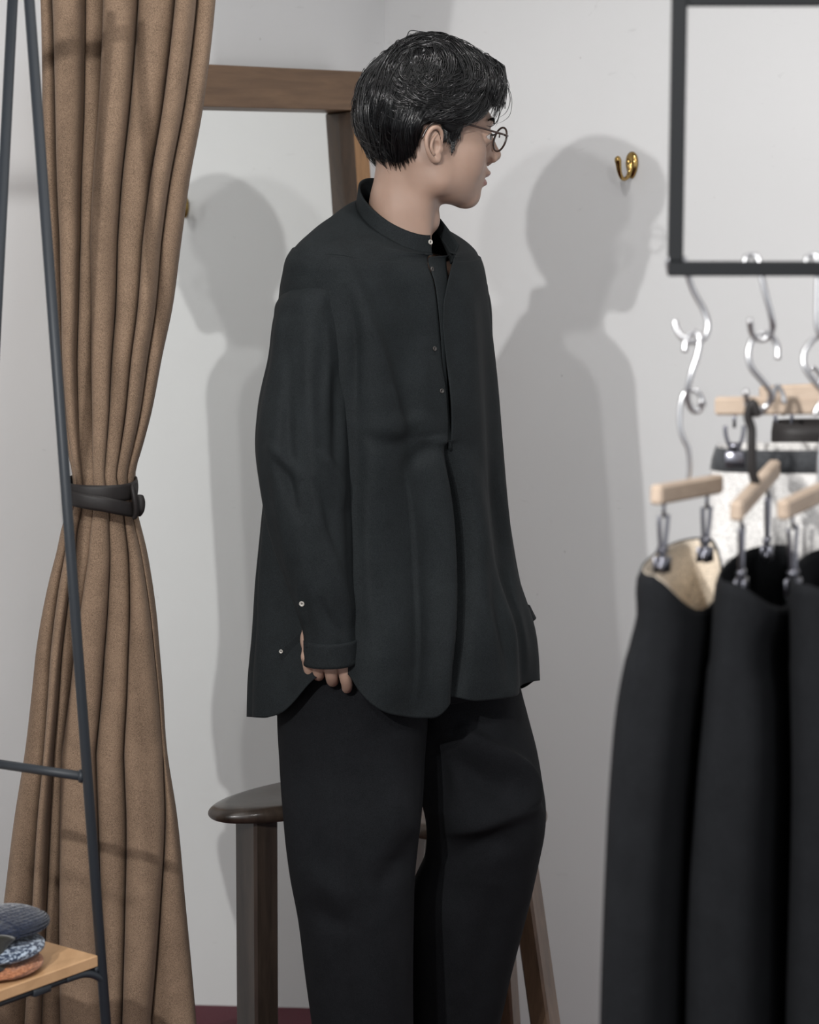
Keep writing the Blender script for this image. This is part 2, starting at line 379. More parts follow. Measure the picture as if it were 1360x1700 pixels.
for i in range(150):
    py = -330 + (2050 + 330) * i / 149
    Lx, Rx = float(fL(py)), float(fR(py)); A = float(amp_f(py)); Bg = float(bul_f(py))
    bnd = [np.interp(py, ky, kb[:, j]) for j in range(8)]
    row = []
    # pixels give the height only through z of a vertical sheet
    zc = at(200, py, CY).z; sx = (at(1, py, CY).x - at(0, py, CY).x)
    for j in range(7):
        for k in range(NU + (1 if j == 6 else 0)):
            s_ = k / NU
            wig = .018 * math.sin(py * .006 + j * 1.7) * (1 if 0 < j else 0)
            u = bnd[j] + (bnd[j + 1] - bnd[j]) * s_
            wd = (bnd[j + 1] - bnd[j]) * (Rx - Lx)
            u_sh = -.150 * (math.sin(2 * math.pi * s_)) * (bnd[j + 1] - bnd[j]) * (.9 if j != 0 else .5)
            x = at(0, py, CY).x + (Lx + (u + u_sh) * (Rx - Lx)) * sx
            bump_ = math.sin(math.pi * s_) ** .75 * pl_amp[j]
            d = -A * bump_ + pl_off[j] * (A / .04) - Bg * math.sqrt(max(0, 1 - (2 * u - 1) ** 2))
            d += .004 * math.sin(py * .011 + j * 2.1 + s_ * 3) * (A / .04)
            x += wig * A * math.sin(math.pi * s_)
            row.append(Vector((x, CY + .03 + d, zc)))
    if zc < .006: 
        for p in row: p.z = .006
    rows.append(row)
    if zc < .006: break
mb = MB(); mb.grid(rows)
curtain = mb.build('fitting_room_curtain', M['curtain'], solid=.0022)
tag(curtain, 'pleated camel brown fitting room curtain gathered at waist height', 'curtain')
# strap: two loops round the bundle and a knot of leather
tb = thing('curtain_tieback', at(170, 825, CY), 'dark leather strap wrapped twice around the camel curtain', 'curtain tie')
def loop(name, pyl, pyr, hgt_px, slack=0.0, th=.0028):
    P = []; n = 72; cx = (at(116, 805, CY).x + at(224, 805, CY).x) / 2; hw = (at(224, 805, CY).x - at(116, 805, CY).x) / 2 + .001 + slack
    px_h = CY / F
    for e_ in (0, 1, 2, 3, 4, 5):
        row = []
        for k in range(n):
            a = 2 * math.pi * k / n
            c_, s_ = math.cos(a), math.sin(a)
            x = cx + hw * math.copysign(abs(c_) ** .8, c_); y = CY - .012 - .062 * math.copysign(abs(s_) ** .8, s_) - slack * s_
            fr = (c_ + 1) / 2; pyc = pyl + (pyr - pyl) * (fr if name == 'strap' else fr)
            if pyr > pyl + 10: pyc = pyl + (pyr - pyl) * fr ** 1.8
            z = at(170, pyc, CY).z + (e_ / 5 - .5) * hgt_px * px_h
            o_ = .0012 * math.sin(math.pi * e_ / 5)
            row.append((x + o_ * c_, y - o_ * s_, z))
        P.append(row)
    mb = MB(); mb.grid(P, closed_u=True); return mb.build(name, M['leather'], tb, solid=-th)
loop('strap', 806, 808, 27)
loop('strap', 814, 840, 24, .0022)
mb = MB(); kx = at(226, 838, CY - .03)
mb.tube(catmull([kx + Vector((-.004, -.012, .03)), kx + Vector((0, -.016, .012)), kx + Vector((.001, -.014, -.006)), kx + Vector((-.002, -.01, -.016))], 6), [.003, .0035] + [.0045] * 15 + [.004, .003], 10, flat=2.0)
mb.tube(catmull([kx + Vector((.003, .004, .012)), kx + Vector((.006, -.002, .004)), kx + Vector((.005, -.004, -.006)), kx + Vector((0, -.002, -.013))], 6), [.003] + [.005] * 17 + [.003], 10, flat=1.4)
mb.build('knot', M['leather'], tb)

# ------------------------------------------------------------------ A-frame rack at the left with a shelf
RY = 2.86
rack = thing('a_frame_rack', (at(176, 1700, RY).x, RY, 0), 'dark steel A-frame display rack with a low wooden shelf', 'rack')
T1 = at(48.5, 0, RY); B1 = at(176, 1700, RY); dr = (B1 - T1); 
def on_leg(z): return T1 + dr * ((z - T1.z) / dr.z)
leg_top = on_leg(1.97); leg_bot = on_leg(.004)
r_t = .0064
mb = MB(); mb.tube([leg_top, on_leg(1.2), leg_bot], r_t, 20); mb.build('leg', M['steel'], rack)
U0 = at(21, 0, RY + .05); U1 = at(0, 415, RY + .06); du = U1 - U0
def on_leg2(z): return U0 + du * ((z - U0.z) / du.z)
mb = MB(); mb.tube([on_leg2(1.97), on_leg2(.004)], r_t, 20); mb.build('leg', M['steel'], rack)
zr = at(137, 1290, RY).z
ra = on_leg(zr); rb = on_leg2(zr); 
mb = MB(); mb.tube([ra, rb], .0058, 16); mb.build('rung', M['steel'], rack)
mb = MB(); mb.lathe([(.001, -.004), (.0078, -.003), (.0085, 0), (.0078, .003), (.001, .004)], ra + (rb - ra).normalized() * .009, 20, (0, 1, 0), (0, 0, 1), (1, 0, 0)); mb.build('rung_collar', M['steel'], rack)
bd = Vector((-.62, -.78, 0)).normalized(); ad_ = Vector((-.80, .60, 0)).normalized()
# far end of the rack: the same two legs again at the other end of the shelf
Lsh = 1.0
for f_ in (on_leg, on_leg2):
    mb = MB(); mb.tube([f_(1.97) + bd * Lsh, f_(.004) + bd * Lsh], r_t, 16); mb.build('leg', M['steel'], rack)
mb = MB(); mb.tube([(on_leg(1.95) + on_leg2(1.95)) / 2 - bd * .02, (on_leg(1.95) + on_leg2(1.95)) / 2 + bd * (Lsh + .02)], .009, 16); mb.build('hanging_rail', M['steel'], rack)
c0 = at(163, 1586, RY - .006)           # near right top corner of the board
Wd = .30; th = .0145
mb = MB(); cc = c0 + bd * (Lsh / 2) + ad_ * (Wd / 2) - Vector((0, 0, th / 2))
mb.box(cc, Lsh, Wd, th, bd, bd.cross(Vector((0, 0, -1))) if False else ad_, (0, 0, 1), bev=.0012)
mb.build('shelf_board', M['shelf'], rack, smooth=False)
mb = MB(); zb = c0.z - th - .004
pA = Vector((on_leg(zb).x, on_leg(zb).y, zb)); 
mb.tube([c0 + bd * .0 + Vector((0, 0, -th - .004)) + ad_ * .006, c0 + bd * Lsh + Vector((0, 0, -th - .004)) + ad_ * .006], .0042, 12)
mb.tube(catmull([on_leg(zb - .026), on_leg(zb - .012) + bd * .004, c0 + bd * .018 + Vector((0, 0, -th - .005)) + ad_ * .004, c0 + bd * .05 + Vector((0, 0, -th - .004)) + ad_ * .006], 6), .0048, 12)
mb.box(c0 + bd * .092 + Vector((0, 0, -th - .0055)) + ad_ * .006, .028, .012, .009, bd, ad_, bev=.001)
mb.tube([c0 + Vector((0, 0, -th - .004)) + ad_ * .0, c0 + ad_ * Wd + Vector((0, 0, -th - .004))], .0042, 12)
mb.build('shelf_bracket', M['steel'], rack)

# knitted caps stacked on the shelf
def knit_mat(name, c1, c2, speck, ribs=False):
    m = bpy.data.materials.new(name); m.use_nodes = True
    N, L = nodes(m); b = N['Principled BSDF']; b.inputs['Roughness'].default_value = .95
    b.inputs['Sheen Weight'].default_value = .3; b.inputs['Specular IOR Level'].default_value = .15
    tc = N.new('ShaderNodeTexCoord'); mp = N.new('ShaderNodeMapping'); mp.inputs['Scale'].default_value = (1, 1, 3) if not speck else (1, 1, 2.2)
    mp.inputs['Rotation'].default_value = (.5, .4, 0)
    L.new(tc.outputs['Object'], mp.inputs['Vector'])
    n = N.new('ShaderNodeTexNoise'); n.inputs['Scale'].default_value = 170 if speck else 260; n.inputs['Detail'].default_value = 2
    L.new(mp.outputs[0], n.inputs['Vector'])
    cr = N.new('ShaderNodeValToRGB'); e = cr.color_ramp.elements; e[0].position = .46 if speck else .3; e[1].position = .60 if speck else .7
    e[0].color = (*c1, 1); e[1].color = (*c2, 1); L.new(n.outputs[0], cr.inputs[0]); L.new(cr.outputs[0], b.inputs['Base Color'])
    bp = N.new('ShaderNodeBump'); bp.inputs['Strength'].default_value = .9; bp.inputs['Distance'].default_value = .0016
    L.new(n.outputs[0], bp.inputs['Height']); L.new(bp.outputs[0], b.inputs['Normal']); return m
def cap(name, c, rx, ry, rz, material, label, ribs=0, rot=0, fold=.32, group='folded knitted caps on the shelf'):
    """a flattened knitted cap lying on its side: domed crown, turned-up cuff as a part"""
    t = thing(name, c, label, 'knitted cap', group); X = Vector((math.cos(rot), math.sin(rot), 0)); Yv = Vector((-math.sin(rot), math.cos(rot), 0))
    def shell(k0, k1, grow, nm, rb):
        P = []; nu, nv = 30, 96
        for i in range(nu + 1):
            a = k0 + (k1 - k0) * i / nu; row = []
            for k in range(nv):
                b_ = 2 * math.pi * k / nv
                s_, c_ = math.sin(b_), math.cos(b_)
                rr = abs(math.cos(a)) ** .75
                g = grow + (.0016 * math.cos(rb * b_) if rb else .0006 * math.sin(17 * b_ + 9 * a))
                x = math.sin(a) * (rx + g)
                row.append(Vector(c) + X * x + Yv * (rr * (ry + g) * c_) + Vector((0, 0, 1)) * (rz + rr * (rz + g) * math.copysign(abs(s_) ** .75, s_)))
            P.append(row)
        mb = MB(); mb.grid(P, closed_u=True)
        mb.f.append(tuple(range(nv))); mb.f.append(tuple(range(nu * nv, nu * nv + nv))[::-1])
        return mb.build(nm, material, t)
    shell(-math.pi / 2 * .985, math.pi / 2 * .3, 0, 'crown', 0)
    shell(-.35, math.pi / 2 * .97, .0012, 'cuff', ribs)
    return t
nv_ = knit_mat('navy_knit', (.006, .009, .019), (.020, .027, .050), False)
mb_ = knit_mat('blue_white_marled_knit', (.018, .03, .06), (.34, .40, .47), True)
or_ = knit_mat('rust_orange_knit', (.20, .07, .03), (.50, .22, .11), False)
zt = c0.z
def shelf_pt(px, py):
    d = at(px, py, 1) - Vector((0, 0, H)); t = (zt - H) / d.z; return Vector((0, 0, H)) + d * t
p0 = shelf_pt(22, 1616); rotc = math.atan2(-bd.y, -bd.x)
ce = p0 + Vector((-.028, .012, 0))
cap('knitted_cap', (ce.x, ce.y, zt + .0005), .056, .060, .0095, or_, 'rust orange knitted cap lowest on the wooden shelf', 0, rotc)
cap('knitted_cap', (ce.x - .001, ce.y + .000, zt + .0200), .060, .062, .0110, mb_, 'blue and white marled knitted cap above the rust orange cap', 0, rotc)
cap('knitted_cap', (ce.x + .012, ce.y + .014, zt + .0425), .053, .050, .0125, nv_, 'navy ribbed knitted cap topmost of the stack of caps', 34, rotc)
# olive garment lying over the caps, a soft folded cloth
ol = thing('folded_neck_warmer', (ce.x - .03, ce.y - .03, zt + .06), 'dark olive folded neck warmer lying over the stacked caps at the frame edge', 'neck warmer')
P = []
for i in range(15):
    u = i / 14; row = []
    for k in range(40):
        a = 2 * math.pi * k / 40; r_ = (1 - .15 * math.sin(u * math.pi) )
        row.append(Vector((ce.x - .012 + math.cos(a) * .036 * r_ + .012 * u, ce.y - .040 + math.sin(a) * .03 * r_, zt + .046 + .036 * u - .028 * (math.cos(a) * .5 + .5) + .003 * math.sin(3 * a + u * 4))))
    P.append(row)
mb = MB(); mb.grid(P, closed_u=True); mb.build('knit_tube', M['olive'], ol, solid=.005)
# ------------------------------------------------------------------ wooden stools behind the person
def stool(c, seat_z, R, azs, r_top, r_bot, material, label, leg_w=.05, leg_d=.04, cross=True, rail_z=.2, oval=None):
    t = thing('wooden_stool', (c[0], c[1], 0), label, 'stool', 'wooden stools behind the person'); c = Vector((c[0], c[1], 0))
    mb = MB(); tk = .026; prof = [(.001, seat_z - tk)]
    for a in np.linspace(-90, 90, 15):
        prof.append((R - .013 + .013 * math.cos(math.radians(a)), seat_z - tk / 2 + tk / 2 * math.sin(math.radians(a))))
    for q in (.8, .6, .4, .2, .01): prof.append((R * q, seat_z - .005 * math.cos(q * math.pi / 2)))
    if oval: n_o, (oa, ob, oy) = len(mb.v), oval
    if oval:
        oX = Vector((math.cos(oy), math.sin(oy), 0)); mb.lathe([(max(.0005, r_ - (R - ob)) if r_ > ob * .5 else r_ * .5, z_) for r_, z_ in prof], (0, 0, 0), 96)
        mb.v = [tuple(c + oX * (v[0] * (1 + (oa - ob) / max(ob, 1e-6))) + Vector((-oX.y, oX.x, 0)) * v[1] + Vector((0, 0, v[2]))) for v in mb.v]
    else: mb.lathe(prof, c, 72)
    mb.build('seat', material, t, auto=50)
    ends = []
    for az in azs:
        a = math.radians(az); rd = Vector((math.cos(a), math.sin(a), 0)); tn = Vector((-math.sin(a), math.cos(a), 0))
        top = c + rd * r_top + Vector((0, 0, seat_z - tk + .001)); bot = c + rd * r_bot + Vector((0, 0, .003))
        zz = (top - bot).normalized(); xx = tn; yy = zz.cross(xx).normalized()
        mb = MB(); L_ = (top - bot).length
        V = []
        for s_, k in ((0, .86), (.35, 1.0), (1, 1.0)):
            p = bot + (top - bot) * s_; ch = .004
            for (i, j) in ((-1, -1), (1, -1), (1, 1), (-1, 1)):
                a1 = (i * (leg_w / 2 * k - ch), j * leg_d / 2 * k); a2 = (i * leg_w / 2 * k, j * (leg_d / 2 * k - ch))
                for q in ((a1, a2) if (i * j > 0) == (True) else (a2, a1)):
                    V.append(p + xx * q[0] + yy * q[1])
        # order corners round
        n = 8
        def ang(v, p): d = v - p; return math.atan2(d.dot(yy), d.dot(xx))
        VV = []
        for r_i in range(3):
            p = bot + (top - bot) * (0, .35, 1)[r_i]; ring = sorted(V[r_i * 8:r_i * 8 + 8], key=lambda v: ang(v, p)); VV += [Vector((v.x, v.y, top.z if r_i == 2 else (bot.z if r_i == 0 else v.z))) for v in ring]
        Fc = [(i * n + k, i * n + (k + 1) % n, (i + 1) * n + (k + 1) % n, (i + 1) * n + k) for i in range(2) for k in range(n)]
        Fc += [tuple(range(n))[::-1], tuple(2 * n + k for k in range(n))]
        mb.add(VV, Fc); mb.build('leg', material, t, smooth=False)
        ends.append(bot + (top - bot) * (rail_z / seat_z))
    m_ = len(ends)
    pairs = [(i, (i + m_ // 2) % m_) for i in range(m_ // 2)] if cross else [(i, (i + 1) % m_) for i in range(m_)]
    for k, (i, j) in enumerate(pairs):
        a, b_ = ends[i], ends[j]; d = (b_ - a); mb = MB()
        z_off = (.012 if (cross and k) else 0) + (.02 * (k % 2) if not cross else 0)
        mb.box((a + b_) / 2 + Vector((0, 0, z_off)), d.length - .02, .024, .030, d.normalized(), d.normalized().cross(Vector((0, 0, 1))), (0, 0, 1), bev=.003)
        mb.build('stretcher', material, t, smooth=False)
    return t
q = at(350, 1341, 3.47)
stool((q.x + .152, q.y + .114), q.z, .19, (219, 346, 50), .112, .116, M['stool'], 'dark brown wooden stool with an oval seat, in view left of the trousers', .054, .044, False, .235, oval=(.190, .072, math.atan2(.6, .8)))
q2 = at(775, 1340, 3.85)
stool((q2.x, q2.y), q2.z, .133, (-27, 63, 153, 243), .093, .195, M['stool2'], 'brown wooden stool hidden by the trousers, splayed leg in view at right', .046, .036, False, .22)

# ------------------------------------------------------------------ black hanging frame and trousers on clip hangers (foreground right)
FY = 2.06
fr = thing('hanging_display_frame', (at(1250, 445, FY).x, FY, at(1250, 445, FY).z), 'black square steel rail frame at upper right holding the hooks', 'rail frame')
def bar(name, a, b_, w=.0125, parent=fr, material=None, Yv=(0, 1, 0)):
    d = Vector(b_) - Vector(a); mb = MB(); Yv = Vector(Yv); dn = d.normalized()
    mb.box((Vector(a) + Vector(b_)) / 2, d.length, w, w, dn, Yv, dn.cross(Yv), bev=.0012); return mb.build(name, material or M['steel2'], parent, smooth=False)
bl = at(1121, 446, FY); br = Vector((bl.x + .42, FY, bl.z)); zt_ = at(1121, -2, FY).z
bar('bottom_rail', bl - Vector((.00625, 0, 0)), br + Vector((.00625, 0, 0)))
bar('upright', bl + Vector((0, 0, .0063)), Vector((bl.x, FY, 2.70))); bar('upright', br + Vector((0, 0, .0063)), Vector((br.x, FY, 2.70)))
bar('top_rail', Vector((bl.x + .0063, FY, zt_)), Vector((br.x - .0063, FY, zt_)))
def wire(name, px, material, parent, r=.0026, Y=FY, tagd=None, wob=.004, n=6, flat=1):
    P = [at(x, y, Y + wob * math.sin(i * .9)) for i, (x, y) in enumerate(px)]
    mb = MB(); P = catmull(P, n); mb.tube(P, r, 12, flat=flat); o = mb.build(name, material, parent)
    if tagd: tag(o, *tagd)
    return o
G = 'chrome s-hooks chained below the black rail'
wire('s_hook', [(1112, 452), (1110, 432), (1122, 424), (1136, 432), (1142, 456), (1152, 484), (1169, 515), (1176, 540), (1170, 560), (1152, 568), (1133, 560), (1123, 544), (1121, 532)], M['chrome'], None,
     tagd=('chrome s-hook over the corner of the black rail, leftmost of the three on it', 'hook', G), wob=-.003)
wire('s_hook', [(1137, 584), (1140, 562), (1152, 552), (1162, 562), (1158, 590), (1148, 620), (1142, 645), (1143, 668), (1152, 682), (1162, 680), (1165, 664)], M['chrome'], None,
     tagd=('chrome s-hook in the left chain, hung in the one on the rail corner', 'hook', G), Y=FY - .004)
wire('s_hook', [(1236, 456), (1238, 430), (1248, 422), (1260, 432), (1264, 456), (1272, 490), (1281, 525), (1283, 545), (1272, 562), (1257, 562), (1248, 550), (1245, 530)], M['chrome'], None,
     tagd=('chrome s-hook over the black rail, middle of the three on it', 'hook', G))
wire('s_hook', [(1292, 596), (1290, 572), (1274, 553), (1252, 560), (1243, 585), (1248, 610), (1268, 635), (1280, 652), (1275, 672), (1257, 680), (1242, 668), (1238, 648)], M['chrome'], None,
     tagd=('chrome s-hook in the middle chain, its lower loop above the upper wooden hanger', 'hook', G), Y=FY + .005)
wire('s_hook', [(1338, 456), (1340, 430), (1350, 423), (1358, 434), (1357, 500), (1358, 545), (1372, 562), (1386, 550)], M['chrome'], None,
     tagd=('chrome s-hook over the black rail at the right frame edge', 'hook', G))
wire('s_hook', [(1388, 575), (1374, 556), (1352, 562), (1336, 585), (1336, 608), (1350, 630), (1366, 650), (1376, 668), (1368, 684), (1352, 678)], M['chrome'], None,
     tagd=('chrome s-hook in the right chain, cut by the frame edge', 'hook', G), Y=FY + .004)

def clip_hanger(c, d, L_, label, hook_px, group='pale wooden clip hangers', hookmat='chrome', tk=.0165, cl=(.4, -.4), drop=.045, hr=.0022, hY=FY):
    """c centre of the wooden bar, d its direction"""
    d = Vector(d).normalized(); s_ = Vector((d.y, -d.x, 0)).normalized(); upv = s_.cross(d); upv = upv if upv.z > 0 else -upv
    t = thing('clip_hanger', c, label, 'hanger', group); mb = MB()
    mb.box(c, L_, .011, tk, d, s_, upv, bev=.0022); mb.build('wooden_bar', M['hanger'], t, smooth=False)
    wire('hanger_hook', hook_px + [tuple(to_px(Vector(c) + upv * tk * .3))], M[hookmat], t, hr, hY, n=5, wob=.002)
    for k in cl:
        p = Vector(c) + d * (k * L_) - upv * (tk / 2)
        mb = MB()
        mb.tube([p + upv * .004, p - upv * .012], .0016, 10)
        for sg in (-1, 1):                                        # sprung jaws: spread arms above, closed below
            mb.tube(catmull([p + d * sg * .0085 - upv * .010, p + d * sg * .0075 - upv * .020, p + d * sg * .003 - upv * (drop - .010), p + d * sg * .0045 - upv * drop], 4), .0019, 8)
            mb.box(p + s_ * sg * .0035 - upv * (drop - .004), .017, .003, .014, d, s_, upv, bev=.0008)
        mb.tube([p - d * .0055 - upv * (drop - .016), p + d * .0055 - upv * (drop - .016)], .0036, 12)
        mb.build('clip', M['clip'], t)
    return t
def ax(pxa, Ya, pxb, Yb):
    a, b_ = at(*pxa, Ya), at(*pxb, Yb); return (a + b_) / 2, b_ - a, (b_ - a).length
c1, d1, L1 = ax((1088, 822), 1.99, (1193, 803), 2.10)
clip_hanger(c1, d1, L1, 'pale wooden clip hanger holding the leftmost black trousers', drop=.056, hook_px=[(1170, 674), (1160, 652), (1142, 648), (1131, 668), (1129, 705), (1135, 728), (1143, 745), (1145, 775)], cl=(-.36, .32))
c2, d2, L2 = ax((1222, 850), 1.98, (1286, 778), 2.16)
clip_hanger(c2, d2, L2, 'pale wooden clip hanger with a dark hook, turned nearly end-on', drop=.066, hook_px=[(1258, 690), (1250, 668), (1242, 690), (1248, 712), (1248, 740), (1249, 780)], hookmat='leather', cl=(-.36, .32), hr=.0040)
c3, d3, L3 = ax((1298, 848), 1.99, (1420, 790), 2.12)
clip_hanger(c3, d3, L3, 'pale wooden clip hanger right of the others, cut by the frame edge', drop=.066, hook_px=[(1352, 690), (1364, 668), (1376, 684), (1370, 712), (1362, 760)], cl=(-.36, .32))
c4, d4, L4 = ax((1187, 674), FY + .14, (1420, 672), FY + .12)
clip_hanger(c4, d4, L4, 'long pale wooden clip hanger behind the others with the white trousers', [(1238, 668), (1256, 690), (1282, 664), (1290, 640), (1300, 655), (1302, 668)], cl=(-.36, .36), hY=FY + .1)
c5, d5, L5 = ax((1262, 656), FY + .30, (1450, 648), FY + .26)
clip_hanger(c5, d5, L5, 'pale wooden clip hanger farthest back, upper edge above the long one', [(1340, 620), (1350, 610), (1362, 625), (1358, 645)], cl=(-.3, .36), hY=FY + .28, tk=.018)

def hung_trousers(name, rows_, Yc, hd, top_z, dip, material, label, group, lining=None, yaw=(0.0, 0.0), band=None, hem_z=.30, dip_side=1):
    """rows_: (py,left,right). Tube with an oval plan whose long axis runs (yaw) into depth; dip lowers the camera-side panel"""
    t = thing(name, (at(rows_[0][1], rows_[0][0], Yc).x, Yc, hem_z), label, 'trousers', group)
    ys = [r[0] for r in rows_]; fl_, fr_ = smooth_interp(ys, [r[1] for r in rows_]), smooth_interp(ys, [r[2] for r in rows_])
    z0 = at(1200, ys[0], Yc).z; n = 96; P = []; nr = 110
    for i in range(nr + 1):
        z = z0 + (hem_z - z0) * i / nr; py = to_px((.25, Yc, z))[1]; lx, rx = float(fl_(py)), float(fr_(py))
        sx = (Yc) / F * 1.0; cx = ((lx + rx) / 2 - 680) * (at(681, py, Yc).x - at(680, py, Yc).x); hw = (rx - lx) / 2 * (at(681, py, Yc).x - at(680, py, Yc).x)
        g = min(1, i / 18); row = []
        for k in range(n):
            a = 2 * math.pi * k / n; ca, sa = math.cos(a), math.sin(a)
            ex = .8 if i < 8 else .7
            px_ = math.copysign(abs(ca) ** ex, ca); py_ = math.copysign(abs(sa) ** ex, sa)
            crease = -.16 * math.exp(-((abs(abs(a - math.pi) - math.pi / 2 * 1.0) ) / .35) ** 2) * g
            fold = .07 * math.sin(3 * a + .8 + z * 2.2) * g + .045 * math.sin(5 * a - z * 4) * g
            x = cx + hw * px_ * (1 + crease * 0 + fold * .25) + yaw[0] * py_ * hd
            y = Yc + hd * (1 + .12 * g) * py_ * (1 + fold * .3) + yaw[1] * px_ * hw
            dz = 0
            if dip:
                w_ = max(0, math.cos(a - (-.15 if dip_side > 0 else math.pi))) ** 1.2; dz = -dip * w_ * max(0, 1 - i / 16.0)
            row.append(Vector((x, y, z + dz)))
        P.append(row)
    mb = MB(); mb.grid(P, closed_u=True); o = mb.build('leg_cloth', material, t, solid=.0016)
    if lining:
        P2 = [[Vector((p.x, p.y, p.z)) + (Vector((sum(q.x for q in row) / n, sum(q.y for q in row) / n, p.z)) - p) * .06 for p in row] for row in P[0:14]]
        for r_ in P2[:1]:
            for p in r_: p.z -= .001
        mb = MB(); mb.grid(P2, closed_u=True); mb.build('pocket_lining', lining, t, solid=.0008)
    if band:
        P3 = [[p + (p - Vector((sum(q.x for q in row) / n, sum(q.y for q in row) / n, p.z))) * .025 for p in row] for row in P[0:band[1]]]
        mb = MB(); mb.grid(P3, closed_u=True); mb.build('waistband', band[0], t, solid=.001)
    return t
GT = 'black trousers hanging from the clips'
hung_trousers('hanging_trousers', [(922, 1082, 1188), (940, 1074, 1190), (965, 1072, 1192), (990, 1074, 1190), (1050, 1060, 1184), (1130, 1044, 1174), (1250, 1032, 1162), (1400, 1024, 1152), (1700, 1014, 1144), (2400, 1010, 1142)],
              2.05, .10, 0, .040, M['blackcloth'], 'black trousers hanging leftmost with beige pocket lining showing at the waist', GT, M['beige_cloth'], yaw=(.30, 0))
hung_trousers('hanging_trousers', [(935, 1206, 1322), (950, 1200, 1330), (1000, 1196, 1312), (1130, 1182, 1314), (1250, 1170, 1314), (1400, 1158, 1308), (1700, 1150, 1304), (2400, 1148, 1302)],
              2.07, .10, 0, .030, M['blackcloth'], 'black trousers hanging second from the left, between two others', GT, yaw=(.30, 0))
hung_trousers('hanging_trousers', [(938, 1320, 1440), (950, 1318, 1450), (1000, 1318, 1455), (1250, 1322, 1470), (1700, 1312, 1470), (2400, 1312, 1470)],
              2.06, .10, 0, .02, M['blackcloth'], 'black trousers hanging at the right frame edge', GT, yaw=(.28, 0))
hung_trousers('hanging_trousers', [(741, 1192, 1440), (760, 1186, 1444), (850, 1180, 1450), (1000, 1178, 1452), (1700, 1170, 1460), (2400, 1170, 1460)],
              FY + .16, .03, 0, 0, M['white_cloth'], 'white trousers with a charcoal waistband hanging behind the black ones', 'trousers hanging behind', band=(M['grey_cloth'], 3))
hung_trousers('hanging_trousers', [(700, 1284, 1450), (712, 1282, 1450), (745, 1281, 1452), (900, 1281, 1455), (1700, 1275, 1460), (2400, 1275, 1460)],
              FY + .28, .028, 0, 0, M['leather'], 'dark brown garment hanging farthest back behind the charcoal waistband', 'trousers hanging behind')
